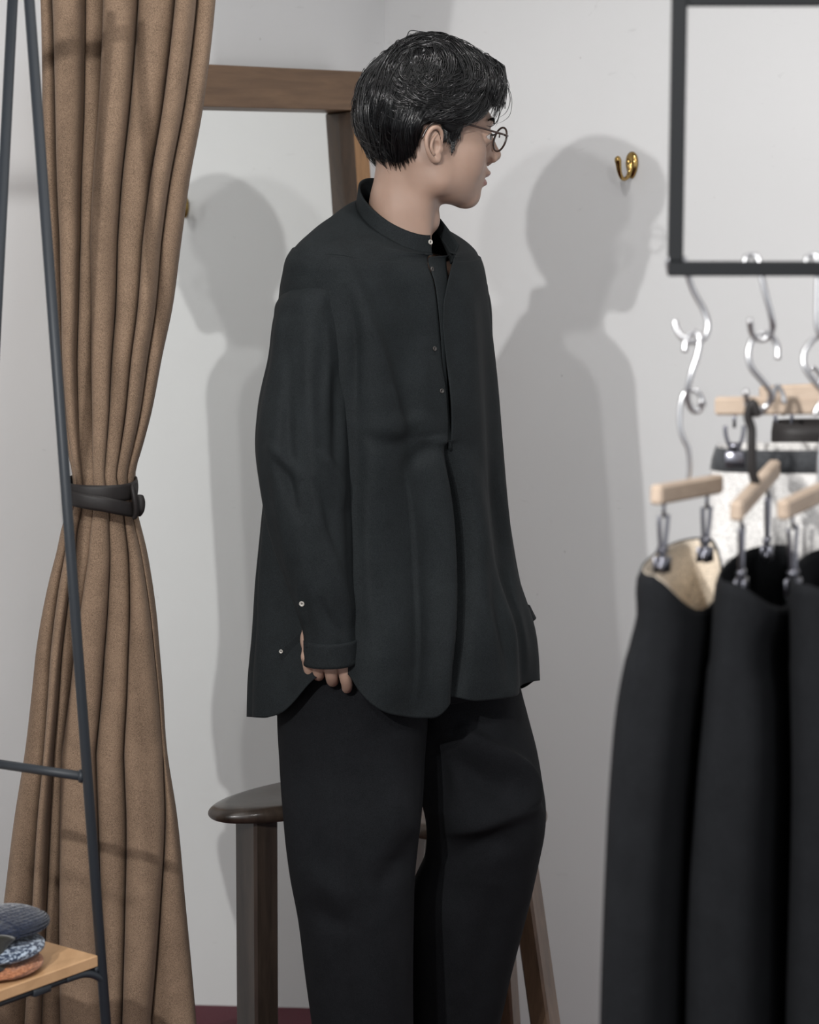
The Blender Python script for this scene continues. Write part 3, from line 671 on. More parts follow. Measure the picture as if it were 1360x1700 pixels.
# ------------------------------------------------------------------ signed distance modelling (person's skin, hair cap)
class Field:
    def __init__(s, lo, hi, h):
        s.lo = np.array(lo, np.float32); s.h = h; s.n = np.ceil((np.array(hi) - s.lo) / h).astype(int) + 1
        s.ax = [s.lo[i] + h * np.arange(s.n[i], dtype=np.float32) for i in range(3)]; s.D = np.full(s.n, 1.0, np.float32)
    def block(s, lo, hi):
        a = np.clip(np.floor((np.array(lo) - s.lo) / s.h).astype(int), 0, s.n - 1); b_ = np.clip(np.ceil((np.array(hi) - s.lo) / s.h).astype(int) + 1, 1, s.n)
        sl = tuple(slice(int(a[i]), int(max(b_[i], a[i] + 1))) for i in range(3)); X, Y, Z = np.meshgrid(*[s.ax[i][sl[i]] for i in range(3)], indexing='ij', sparse=True)
        return sl, X, Y, Z
    def mix(s, sl, d, k, sub=False):
        D = s.D[sl]
        if sub:
            if k <= 0: s.D[sl] = np.maximum(D, -d); return
            hh = np.clip(.5 - .5 * (D + d) / k, 0, 1); s.D[sl] = D + (-d - D) * hh + k * hh * (1 - hh)
        else:
            if k <= 0: s.D[sl] = np.minimum(D, d); return
            hh = np.clip(.5 + .5 * (D - d) / k, 0, 1); s.D[sl] = D + (d - D) * hh - k * hh * (1 - hh)
    def ell(s, c, r, k=.006, sub=False, rot=None):
        R = max(r) + k * 2 + .02; sl, X, Y, Z = s.block(np.array(c) - R, np.array(c) + R)
        x, y, z = X - c[0], Y - c[1], Z - c[2]
        if rot is not None:
            m_ = np.array(rot); x, y, z = (m_[0, 0] * x + m_[0, 1] * y + m_[0, 2] * z, m_[1, 0] * x + m_[1, 1] * y + m_[1, 2] * z, m_[2, 0] * x + m_[2, 1] * y + m_[2, 2] * z)
        k0 = np.sqrt((x / r[0]) ** 2 + (y / r[1]) ** 2 + (z / r[2]) ** 2); k1 = np.sqrt((x / r[0] ** 2) ** 2 + (y / r[1] ** 2) ** 2 + (z / r[2] ** 2) ** 2)
        d = k0 * (k0 - 1) / np.maximum(k1, 1e-6); s.mix(sl, d.astype(np.float32), k, sub)
    def cap(s, a, b_, ra, rb, k=.004, sub=False):
        a = np.array(a, float); b_ = np.array(b_, float); R = max(ra, rb) + k * 2 + .015
        sl, X, Y, Z = s.block(np.minimum(a, b_) - R, np.maximum(a, b_) + R)
        ba = b_ - a; L2 = max(ba @ ba, 1e-12); t = np.clip(((X - a[0]) * ba[0] + (Y - a[1]) * ba[1] + (Z - a[2]) * ba[2]) / L2, 0, 1)
        d = np.sqrt((X - a[0] - ba[0] * t) ** 2 + (Y - a[1] - ba[1] * t) ** 2 + (Z - a[2] - ba[2] * t) ** 2) - (ra + (rb - ra) * t)
        s.mix(sl, d.astype(np.float32), k, sub)
    def chain(s, pts, rs, k=.003, k_in=.001, sub=False):
        """smooth tube through pts: united inside with k_in, blended to the rest with k"""
        P = catmull(pts, 5); rr = np.interp(np.linspace(0, len(pts) - 1, len(P)), range(len(pts)), rs)
        for i in range(len(P) - 1): s.cap(P[i], P[i + 1], rr[i], rr[i + 1], k if i == 0 or not k_in else k_in, sub)
    def mesh(s):
        D = s.D; neg = D < 0; n = D.shape
        acc = np.zeros((n[0] - 1, n[1] - 1, n[2] - 1, 3), np.float32); cnt = np.zeros((n[0] - 1, n[1] - 1, n[2] - 1), np.float32)
        cells = tuple(x - 1 for x in n)
        for axis in range(3):
            for i in (0, 1):
                for j in (0, 1):
                    o = [0, 0, 0]; others = [q for q in range(3) if q != axis]; o[others[0]] = i; o[others[1]] = j
                    s0 = tuple(slice(o[q], o[q] + cells[q]) for q in range(3)); o2 = list(o); o2[axis] += 1
                    s1 = tuple(slice(o2[q], o2[q] + cells[q]) for q in range(3))
                    a, b_ = D[s0], D[s1]; cr = neg[s0] != neg[s1]; idx = np.nonzero(cr)
                    t = a[idx] / (a[idx] - b_[idx]); pos = np.zeros((len(t), 3), np.float32)
                    pos[:, others[0]] = i; pos[:, others[1]] = j; pos[:, axis] = t
                    acc[idx] += pos; cnt[idx] += 1
        m_ = cnt > 0; ids = np.full(cells, -1, np.int64); ids[m_] = np.arange(m_.sum()); cell = np.argwhere(m_)
        V = s.lo + s.h * (cell + acc[m_] / cnt[m_][:, None]); Fq = []
        for axis in range(3):
            o = [q for q in range(3) if q != axis]; sl0 = [slice(None)] * 3; sl1 = [slice(None)] * 3
            sl0[axis] = slice(0, n[axis] - 1); sl1[axis] = slice(1, n[axis]); e_ = np.argwhere(neg[tuple(sl0)] != neg[tuple(sl1)])
            e_ = e_[(e_[:, o[0]] > 0) & (e_[:, o[1]] > 0) & (e_[:, o[0]] < n[o[0]] - 1) & (e_[:, o[1]] < n[o[1]] - 1)]
            u = np.zeros(3, int); u[o[0]] = 1; w = np.zeros(3, int); w[o[1]] = 1
            q = [ids[tuple((e_ - a * u - b_ * w).T)] for a, b_ in ((1, 1), (0, 1), (0, 0), (1, 0))]; q = np.stack(q, 1)
            sign = neg[tuple(e_.T)]; flip = sign if axis != 1 else ~sign; q[~flip] = q[~flip][:, ::-1]; Fq.append(q)
        return V, np.concatenate(Fq)
def mesh_np(name, V, Fq):
    me = bpy.data.meshes.new(name); me.vertices.add(len(V)); me.vertices.foreach_set('co', np.asarray(V, np.float32).ravel())
    nq = len(Fq); me.loops.add(nq * 4); me.loops.foreach_set('vertex_index', np.asarray(Fq, np.int32).ravel())
    me.polygons.add(nq); me.polygons.foreach_set('loop_start', np.arange(0, nq * 4, 4, dtype=np.int32)); me.update(calc_edges=True); me.validate(); return me

# ------------------------------------------------------------------ the person
MY = 3.50
YAW = math.radians(20)
HO = np.array(at(695.5, 245, MY)); cy_, sy_ = math.cos(YAW), math.sin(YAW)
RH = np.array([[cy_, -sy_, 0], [sy_, cy_, 0], [0, 0, 1]])
def head_w(P): return np.asarray(P) @ RH.T + HO
person = thing('person', (at(690, 1500, MY).x, MY, 0), 'person in a loose black band-collar shirt and wide black trousers, head turned right', 'person')
# skin: warm, slightly translucent, fine pores
def skin_mat():
    m = mat('skin', (.315, .208, .157), .52, bump=(420, .12, .0004), var=(26, .06))
    b = m.node_tree.nodes['Principled BSDF']; b.inputs['Subsurface Weight'].default_value = .12
    b.inputs['Subsurface Radius'].default_value = (.012, .004, .002); b.inputs['Subsurface Scale'].default_value = .6; return m
M['skin'] = skin_mat()
M['hair'] = mat('black_wet_hair', (.0030, .0032, .0036), .19, spec=.42)
M['hair_base'] = mat('black_hair_underlayer', (.0045, .0045, .005), .6, bump=(90, .4, .002, (1, 1, .25)), spec=.15)
M['lip'] = mat('lips', (.25, .125, .105), .42, bump=(600, .2, .0003))
f = Field((-.125, -.105, -.235), (.140, .105, .140), .00125)
f.ell((-.002, 0, .045), (.0805, .0725, .081), .01)
f.ell((.040, 0, .056), (.060, .060, .062), .02)                      # forehead
f.ell((.058, 0, .036), (.053, .055, .022), .014)                     # brow
f.ell((.043, 0, -.010), (.050, .060, .052), .02)                     # mid face
for s_ in (-1, 1):
    f.ell((.0615, s_ * .041, -.004), (.022, .021, .018), .020)        # cheekbone
    f.cap((.002, s_ * .055, -.004), (.012, s_ * .049, -.044), .016, .017, .020)     # ramus
    f.ell((.046, s_ * .037, -.030), (.032, .021, .030), .022)        # cheek
    f.cap((.012, s_ * .049, -.044), (.070, s_ * .013, -.0685), .0170, .0145, .022)  # mandible
f.ell((.066, 0, -.034), (.0375, .033, .032), .016)                   # maxilla
f.ell((.040, 0, -.052), (.046, .042, .027), .016)
f.ell((.0750, 0, -.0710), (.0148, .0170, .0130), .014)               # chin
f.cap((.1045, 0, .022), (.1165, 0, -.0075), .0058, .0080, .009)      # nose bridge
f.ell((.1165, 0, -.0110), (.0098, .0095, .0085), .005)               # nose tip
f.cap((.1150, 0, -.0150), (.1055, 0, -.0225), .0050, .0045, .004)
for s_ in (-1, 1):
    f.ell((.1075, s_ * .0125, -.0142), (.0105, .0070, .0080), .0045) # alae
    f.ell((.1135, s_ * .0072, -.0215), (.0045, .0030, .0036), .0012, True)
    f.ell((.110, s_ * .038, .0165), (.018, .021, .0120), .012, True) # orbit
    f.ell((.0862, s_ * .0315, .0155), (.0143, .0143, .0135), .004)   # lids
    f.ell((.0965, s_ * .0365, .0152), (.0125, .0135, .0043), .0010, True)   # opening between the lids
    f.ell((.0915, s_ * .0140, .001), (.0145, .0125, .0200), .006)       # side of the nose
    f.cap((.104, s_ * .018, -.019), (.096, s_ * .029, -.040), .0020, .0012, .006, True)  # nasolabial fold
f.ell((.0985, 0, -.0365), (.0098, .0215, .0062), .005)               # upper lip
f.ell((.0945, 0, -.0512), (.0088, .0185, .0066), .004)               # lower lip
f.cap((.1015, 0, -.0242), (.1055, 0, -.034), .0022, .0028, .003, True)   # philtrum
f.ell((.1030, 0, -.0440), (.0110, .0230, .0013), .0018, True)        # mouth line
f.ell((.1000, 0, -.0605), (.0050, .0190, .0042), .006, True)
# ears
def ez(z): return .005 + (z - .006) * .86
for s_ in (-1, 1):
    f.ell((-.008, s_ * .0795, ez(.006)), (.0115, .0042, .0195), .003, rot=[[.966, s_ * .26, 0], [-s_ * .26, .966, 0], [0, 0, 1]])
    f.chain([(x, s_ * y, ez(z)) for x, y, z in ((.0035, .0790, .001), (.0052, .0790, .013), (.0035, .0810, .0255), (-.0040, .0840, .0325), (-.0140, .0872, .0290),
             (-.0210, .0890, .0165), (-.0210, .0885, .0020), (-.0160, .0858, -.0110), (-.0085, .0810, -.0200), (-.0005, .0785, -.0215))],
            [.0018, .0022, .0029, .0031, .0031, .0030, .0028, .0030, .0040, .0034], .0016, .0006)
    f.ell((-.0015, s_ * .0795, ez(-.0150)), (.0060, .0038, .0072), .003)
    f.ell((-.0050, s_ * .0880, ez(.0015)), (.0070, .0080, .0090), .0020, True)     # concha
    f.ell((-.0075, s_ * .0890, ez(.0200)), (.0070, .0048, .0055), .0018, True)     # fossa
    f.chain([(x, s_ * y, ez(z)) for x, y, z in ((-.0030, .0835, .0230), (-.0110, .0850, .0120), (-.0135, .0862, .0000), (-.0085, .0845, -.0110))], [.0012, .0021, .0022, .0018], .0020, .0008)
    f.ell((.0034, s_ * .0795, ez(-.0030)), (.0040, .0034, .0052), .0028)           # tragus
# neck and upper chest, in head coordinates but leaning with the body
f.cap((-.008, .004, -.010), (-.020, .010, -.080), .050, .047, .018)
f.cap((-.020, .010, -.080), (-.031, .014, -.150), .047, .0455, .01)
f.cap((-.031, .014, -.150), (-.036, .014, -.235), .0455, .044, .01)
f.cap((-.016, -.046, -.020), (-.004, -.026, -.150), .0095, .0080, .030)        # sternomastoid
f.ell((.016, -.010, -.104), (.011, .012, .014), .014)                          # throat
Vh, Fh = f.mesh(); Vh = head_w(Vh)
print('head verts', len(Vh))

# right hand, knuckles towards the camera, fingers loosely bent; coordinates: measured layout
HY = 3.315
def hp_(x, y, d=0): return tuple(at(x, y, HY + d))
P0 = np.array(at(545, 1090, HY)); fh = Field(P0 - [.065, .055, .075], P0 + [.06, .075, .16], .0011)
fh.cap(hp_(552, 960, .010), hp_(548, 1030, .004), .027, .024, .01)             # wrist
fh.ell(hp_(541, 1062, .006), (.036, .0150, .036), .012)                         # palm
fh.ell(hp_(575, 1062, .018), (.016, .016, .026), .010)                          # thumb base
for pts, rs in (([(514, 1062, .004), (511, 1089, -.004), (514, 1113, .002), (516, 1119, .018), (520, 1106, .034)], [.0092, .0084, .0078, .0072, .0066]),
                ([(531, 1066, .000), (529, 1100, -.008), (529, 1118, .000), (530, 1120, .020), (537, 1102, .036)], [.0096, .0084, .0080, .0074, .0068]),
                ([(549, 1066, -.002), (549, 1106, -.010), (551, 1123, -.003), (553, 1130, .016), (558, 1112, .034)], [.0100, .0092, .0088, .0080, .0072]),
                ([(566, 1062, -.002), (568, 1096, -.010), (573, 1122, -.008), (576, 1136, .000), (576, 1143, .010)], [.0098, .0088, .0083, .0076, .0068]),
                ([(578, 1050, .022), (586, 1080, .018), (588, 1100, .012), (587, 1108, .010)], [.0115, .0095, .0082, .0070])):
    fh.chain([hp_(*p) for p in pts], rs, .0045, .0012)
for x, y in ((510, 1091), (529, 1102), (549, 1108), (568, 1099)): fh.ell(hp_(x, y, -.008), (.0080, .0080, .0070), .005)
for x0, x1, y, d in ((560, 579, 1125, -.0175), (562, 574, 1100, -.0215), (543, 556, 1108, -.0220), (523, 536, 1101, -.0185)):
    fh.cap(hp_(x0, y, d), hp_(x1, y, d), .0006, .0006, .0012, True)             # skin creases
Vr, Fr = fh.mesh()
# left hand, hidden in the far sleeve: same modelling, coarser
LY = 3.70
P1 = np.array(at(850, 1000, LY)); fl = Field(P1 - [.06, .05, .14], P1 + [.06, .06, .08], .002)
def lp_(x, y, d=0): return tuple(at(x, y, LY + d))
fl.cap(lp_(822, 940), lp_(836, 985), .020, .019, .01); fl.ell(lp_(840, 1000), (.028, .015, .030), .01)
for k, x in enumerate((822, 834, 846, 857)): fl.chain([lp_(x, 1004, 0), lp_(x + 1, 1018, -.004), lp_(x, 1024, .012), lp_(x - 3, 1014, .022)], [.009, .0085, .008, .007], .004, .001)
fl.chain([lp_(824, 990, .012), lp_(820, 1006, .016), lp_(821, 1018, .018)], [.011, .009, .007], .004, .001)
Vl, Fl = fl.mesh()
# torso, arms and legs under the clothes (coarse), same surface object
fb = Field((-.33, 3.24, -.005), (.27, 3.86, 1.60), .010)
def bp_(x, y, Y): return tuple(at(x, y, Y))
fb.cap(bp_(660, 400, 3.51), bp_(648, 470, 3.51), .040, .065, .02)
fb.cap(bp_(590, 470, 3.45), bp_(715, 470, 3.58), .045, .045, .02)
fb.cap(bp_(640, 500, 3.50), bp_(645, 800, 3.52), .085, .085, .03); fb.cap(bp_(645, 800, 3.52), bp_(650, 1050, 3.53), .085, .105, .03)
fb.chain([bp_(560, 490, 3.42), bp_(512, 740, 3.355), bp_(548, 1000, 3.32)], [.038, .032, .022], .02, .004)
fb.chain([bp_(745, 490, 3.62), bp_(776, 730, 3.68), bp_(838, 985, 3.70)], [.036, .030, .018], .02, .004)
fb.chain([bp_(600, 1080, 3.46), bp_(590, 1500, 3.37), bp_(610, 2030, 3.46)], [.075, .054, .034], .03, .004)
fb.chain([bp_(720, 1080, 3.58), bp_(792, 1380, 3.57), bp_(722, 2020, 3.66)], [.080, .052, .034], .03, .004)
Vb, Fb = fb.mesh()
V = np.concatenate([Vh, Vr, Vl, Vb]); o1, o2, o3 = len(Vh), len(Vh) + len(Vr), len(Vh) + len(Vr) + len(Vl)
Fq = np.concatenate([Fh, Fr + o1, Fl + o2, Fb + o3])
body = finish(mesh_np('body', V, Fq), 'body', M['skin'], person, fix=False)
body.data.materials.append(M['lip'])
# lips take the lip material by their place on the face
loc_ = (V[:o1] - HO) @ RH; nf = len(Fh); cen = loc_[Fh].mean(1)
isl = (np.abs(cen[:, 1]) < .0225 * np.sqrt(np.clip(1 - ((cen[:, 2] + .0445) / .0145) ** 2, 0, 1))) & (cen[:, 0] > .085) & (cen[:, 2] < -.0335) & (cen[:, 2] > -.0575)
mi = np.zeros(len(Fq), np.int32); mi[:nf][isl] = 1
body.data.polygons.foreach_set('material_index', mi)

def hw(p): return Vector(head_w(np.array(p, float)))
# eyes: white, iris and lashes
for s_ in (-1, 1):
    mbq = MB(); c_ = hw((.0868, s_ * .0315, .0155)); gaze = Vector(RH @ np.array((1, 0, -.08))).normalized(); gaze = Vector(RH @ np.array((1, -.45, -.10))).normalized(); u1 = gaze.cross(Vector((0, 0, 1))).normalized(); u2 = u1.cross(gaze)
    mbq.lathe([(.0125 * math.sin(a), .0125 * math.cos(a)) for a in np.linspace(math.pi - .01, .01, 24)], c_, 32, u1, u2, gaze)
    eye = mbq.build('eye', M.get('eye') or M.setdefault('eye', mat('eye_white', (.42, .39, .37), .25)), person)
    mbq = MB(); mbq.lathe([(.0127 * math.sin(a), .0127 * math.cos(a)) for a in np.linspace(.60, .01, 10)], c_, 32, u1, u2, gaze)
    mbq.build('iris', M.get('iris') or M.setdefault('iris', mat('dark_brown_iris', (.012, .008, .006), .08)), eye)
    mbq = MB(); L = [hw((.1000 - .085 * abs(t) ** 2.2 * .09, s_ * (.0315 + t * .0125), .0192 - .0030 * t * t)) for t in np.linspace(-1, 1, 12)]
    mbq.tube(L, [.0002 + .0006 * math.sin(math.pi * i / 11) for i in range(12)], 6)
    for i in range(26):
        t = -1 + 2 * i / 25; a = hw((.1000 - .0076 * abs(t) ** 2.2, s_ * (.0315 + t * .0125), .0192 - .003 * t * t)); b_ = hw((.1062 - .0076 * abs(t) ** 2.2, s_ * (.0315 + t * .0155), .0195))
        mbq.tube([a, (a + b_) / 2 - Vector((0, 0, .0007)), b_], [.0003, .0002, .00005], 4)
    mbq.build('eyelashes', M['hair'], person)
    mbq = MB()                                                        # eyebrow: many short hairs
    for i in range(150):
        t = random.random(); w_ = (random.random() - .5)
        x = .1068 - .020 * t ** 1.8; y = s_ * (.012 + .037 * t); z = .0345 + .0055 * math.sin(t * 2.4) + w_ * .0065 * (1 - .6 * t)
        a = hw((x, y, z)); b_ = hw((x + .0025 - .004 * t, y + s_ * .006, z + .0016 - .0015 * t)); mbq.tube([a, (a + b_) / 2 + Vector((0, -.0004, 0)), b_], [.0004, .00035, .0001], 4)
    mbq.build('eyebrow', M['hair'], person)
# ------------------------------------------------------------------ hair: under-layer plus combed wavy clumps
HC = np.array((0, 0, .045))
th_t = np.radians([-40, 0, 13, 26, 41, 57, 72, 90, 113, 138, 173, 192, 215, 236, 300, 320])
R_t = [.12, .128, .132, .139, .126, .118, .117, .1125, .103, .099, .0930, .0910, .0895, .0950, .11, .12]
def shellR(th, ps, side=.0870):
    r0 = np.interp(th, th_t, R_t); return r0 * np.cos(ps) ** 2 + side * np.sin(ps) ** 2
def hdir(th, ps): return np.array([math.cos(th) * math.cos(ps), math.sin(ps), math.sin(th) * math.cos(ps)])
def hpnt(th, ps, k=1.0):
    return hw(HC + hdir(th, ps) * float(shellR(th, ps)) * k)
fg = Field((-.115, -.095, -.060), (.145, .095, .175), .0019)
Xg, Yg, Zg = np.meshgrid(*fg.ax, indexing='ij')
dx, dy, dz = Xg - HC[0], Yg - HC[1], Zg - HC[2]; rr = np.sqrt(dx ** 2 + dy ** 2 + dz ** 2) + 1e-6
ps_ = np.arcsin(np.clip(dy / rr, -1, 1)); th_ = np.arctan2(dz, dx); th_ = np.where(th_ < -1.2, th_ + 2 * np.pi, th_)
wav = .0012 * np.sin(th_ * 34 + 3 * np.sin(ps_ * 7)) * np.clip(np.cos(ps_), .2, 1) * (dz > 0)
sh = rr - shellR(th_, ps_) * .935 - wav
xs_ = [-.12, -.060, -.040, -.030, -.024, -.020, .004, .010, .020, .034, .046, .060, .078, .095, .11, .15]
zs_ = [-.028, -.032, -.026, -.014, .010, .031, .035, .026, .020, .026, .040, .052, .066, .078, .086, .09]
hl = np.interp(Xg, xs_, zs_) + np.clip((.055 - np.abs(Yg)) / .055, 0, 1) * np.where(Xg > .03, .010, 0)
cut = (hl - Zg)
k_ = .006; hh = np.clip(.5 - .5 * (sh - cut) / k_, 0, 1); fg.D = (sh + (cut - sh) * hh + k_ * hh * (1 - hh)).astype(np.float32)
# keep the layer hollow where the skull already is (thin solid, no coincident surfaces)
Vc, Fc_ = fg.mesh()
hair = finish(mesh_np('hair', head_w(Vc), Fc_), 'hair', M['hair_base'], person, fix=False)

def tufts(paths, name, n=6, flat=.45, m=None):
    """paths: list of (points list, max radius); one mesh of tapered clumps"""
    Vs, Fs, o = [], [], 0
    for pts, r in paths:
        P = np.array([tuple(p) for p in pts]); k = len(P); T = np.gradient(P, axis=0); T /= np.linalg.norm(T, axis=1)[:, None] + 1e-9
        c = np.array(tuple(HO)) + RH @ HC; out = P - c; out /= np.linalg.norm(out, axis=1)[:, None]
        B = np.cross(T, out); B /= np.linalg.norm(B, axis=1)[:, None] + 1e-9; N_ = np.cross(B, T)
        t = np.linspace(0, 1, k); R = r * np.clip(np.minimum(t * 6 + .35, 1) * (1 - t ** 3) ** .8, .03, 1)
        for a in np.linspace(0, 2 * np.pi, n, endpoint=False):
            Vs.append(P + B * (np.cos(a) * R)[:, None] + N_ * (np.sin(a) * R * flat)[:, None])
        for i in range(n):
            j = (i + 1) % n; q = np.arange(k - 1)
            Fs.append(np.stack([o + i * k + q, o + j * k + q, o + j * k + q + 1, o + i * k + q + 1], 1))
        o += n * k
    return finish(mesh_np(name, np.concatenate(Vs), np.concatenate(Fs)), name, m or M['hair'], hair, fix=False)
def split(paths, k, thin):
    """each clump becomes k finer strands that part in the middle and meet at the tip"""
    out = []
    for pts, r in paths:
        P = np.array([tuple(p) for p in pts]); T = np.gradient(P, axis=0); T /= np.linalg.norm(T, axis=1)[:, None] + 1e-9; t = np.linspace(0, 1, len(P))[:, None]
        c = np.array(tuple(HO)) + RH @ HC; o = P - c; o /= np.linalg.norm(o, axis=1)[:, None]; B = np.cross(T, o)
        for i in range(k):
            s1, s2, w1 = random.gauss(0, 1), random.gauss(0, .45), U(0, 6); sp = r * 1.15 * (1 - .75 * t ** 2)
            out.append((P + B * (s1 * sp) + o * (s2 * sp) + B * (np.sin(t * 7 + w1) * r * .35), r * thin * U(.6, 1.2)))
    return out
U = random.uniform
def strand(th0, ps0, th1, ps1, bow, lift0, lift1, mid=0.0, wave=0.0, ph=0.0, curl=0.0, n=16):
    """clump from (th0,ps0) to (th1,ps1) degrees; bow swings it in th, lift is the height over the shell"""
    pts = []
    for i in range(n):
        t = i / (n - 1)
        th = th0 + (th1 - th0) * t + bow * math.sin(math.pi * min(1, t * 1.15)) - curl * max(0, t - .6) ** 2 * 6
        ps = ps0 + (ps1 - ps0) * t ** .9
        k = 1 + lift0 + (lift1 - lift0) * t + mid * math.sin(math.pi * t) + wave * math.sin(t * 9 + ph)
        pts.append(hpnt(math.radians(th), math.radians(ps), k))
    return pts
paths = []
# near-side combing pattern, written as flow lines over the side of the head and laid on the hair volume
def lay(points, ks, side=-1):
    """points: (u,v) in metres across/up the head seen from its right (or mirrored), ks: height over the volume"""
    pts = np.array(points)
    for _ in range(14):                                     # keep the strand inside the outline of the hair volume
        c0 = np.array((.012, HC[2])); d_ = pts - c0; an = np.arctan2(d_[:, 1], d_[:, 0] / .97); an = np.where(an < -1.2, an + 2 * np.pi, an); lim = np.interp(an, th_t, R_t) * 1.0 * .965 + .004 * (np.cos(an) < 0)
        rr_ = np.hypot(d_[:, 0], d_[:, 1]); pts = c0 + d_ * np.minimum(1, np.maximum(lim / rr_, .97))[:, None] if (rr_ > lim).any() else pts
    u, v = pts[:, 0], pts[:, 1]; vd = np.array((sy_, side * -cy_, 0)); S = np.linspace(-.15, .05, 110)
    X = u[:, None] * cy_ + S[None] * vd[0]; Y = side * u[:, None] * sy_ * 1.0 + S[None] * vd[1]; Z = np.repeat(v[:, None], len(S), 1)
    dx, dy, dz = X - HC[0], Y - HC[1], Z - HC[2]; rr = np.sqrt(dx ** 2 + dy ** 2 + dz ** 2) + 1e-6; ps = np.arcsin(np.clip(dy / rr, -1, 1)); th = np.arctan2(dz, dx); th = np.where(th < -1.2, th + 2 * np.pi, th)
    R = shellR(th, ps) * np.array(ks)[:, None]; fz_ = rr - R; neg = fz_ < 0; first = np.where(neg.any(1), neg.argmax(1), np.abs(fz_).argmin(1)); first = np.where(neg.any(1), first, fz_.argmin(1))
    # smooth the sight depth along the strand so it never jumps
    sd = S[first]; sd = np.convolve(np.pad(sd, 2, mode='edge'), np.ones(5) / 5, 'valid'); out = []
    for a in range(len(u)): out.append(hw((u[a] * cy_ + sd[a] * vd[0], side * u[a] * sy_ + sd[a] * vd[1], v[a])))
    return out
flows = [  # (count, radius, jitter, points on a 4.25x enlargement of the side view)
 (34, .0032, 20, [(690, 125), (760, 200), (795, 300), (770, 385), (700, 425)]), (34, .0030, 20, [(610, 140), (672, 215), (690, 300), (655, 365), (600, 375)]),
 (34, .0034, 20, [(770, 145), (850, 220), (900, 320), (890, 400), (825, 435)]), (34, .0034, 18, [(850, 180), (935, 275), (962, 360), (940, 422), (870, 438)]),
 (34, .0034, 18, [(920, 210), (1005, 295), (1032, 370), (990, 425), (900, 445)]), (30, .0032, 16, [(975, 235), (1045, 330), (1035, 430), (965, 478)]),
 (40, .0030, 16, [(1050, 270), (1115, 330), (1135, 420), (1110, 510), (1090, 585)]), (40, .0028, 14, [(1075, 270), (1140, 325), (1160, 420), (1145, 520), (1112, 590)]),
 (34, .0028, 16, [(1030, 270), (1085, 380), (1082, 480), (1098, 580)]), (34, .0026, 22, [(540, 150), (570, 240), (540, 320), (500, 400)]),
 (30, .0024, 24, [(480, 180), (525, 260), (535, 340), (500, 430), (560, 500)]), (26, .0020, 26, [(500, 420), (540, 500), (640, 545), (720, 530)]),
 (24, .0018, 24, [(340, 390), (380, 470), (450, 520), (530, 520)]), (24, .0018, 24, [(320, 430), (330, 500), (400, 560), (500, 575)]),
 (26, .0020, 24, [(560, 380), (600, 470), (700, 505), (790, 485), (830, 440)]), (30, .0022, 22, [(900, 350), (885, 410), (810, 440), (740, 410)]),
 (34, .0024, 24, [(890, 440), (855, 520), (780, 565), (700, 545)]), (34, .0024, 22, [(1010, 480), (960, 570), (880, 625), (780, 625)]),
 (34, .0022, 18, [(1035, 520), (985, 620), (900, 680), (800, 690)]), (30, .0024, 24, [(970, 490), (905, 560), (820, 590), (720, 570)]),
 (34, .0024, 24, [(760, 560), (700, 620), (640, 660), (600, 740)]), (34, .0026, 24, [(430, 200), (330, 330), (260, 480), (230, 620)]),
 (34, .0026, 20, [(380, 225), (262, 380), (195, 520), (165, 640)]), (34, .0026, 26, [(480, 240), (400, 400), (350, 560), (340, 700)]),
 (34, .0024, 24, [(300, 450), (230, 640), (240, 800), (285, 960)]), (34, .0022, 24, [(380, 560), (330, 720), (340, 880), (380, 1000)]),
 (34, .0020, 22, [(470, 620), (430, 760), (440, 890), (465, 985)]), (30, .0018, 20, [(560, 640), (515, 750), (510, 850), (525, 940)]),
 (30, .0024, 16, [(205, 480), (155, 600), (180, 760), (235, 900)]), (28, .0018, 18, [(640, 600), (585, 680), (545, 780), (540, 880)]),
 (24, .0016, 14, [(1060, 460), (1050, 560), (1000, 640), (930, 690)]), (24, .0018, 20, [(700, 600), (660, 650), (610, 690), (570, 740)]),
 (30, .0020, 20, [(860, 600), (800, 650), (730, 680), (660, 690)]), (30, .0026, 30, [(600, 300), (560, 400), (620, 480), (720, 480)]),
 (30, .0024, 28, [(420, 300), (420, 400), (470, 480), (560, 470)]), (30, .0024, 26, [(660, 360), (640, 430), (560, 470), (500, 450)])]
burns = [(40, .0014, 10, [(900, 600), (885, 660), (860, 720), (835, 790)]), (30, .0014, 10, [(850, 590), (830, 660), (815, 740), (812, 830)]), (30, .0014, 9, [(800, 600), (790, 660), (785, 720)]), (20, .0012, 12, [(730, 640), (745, 680), (760, 720)])]
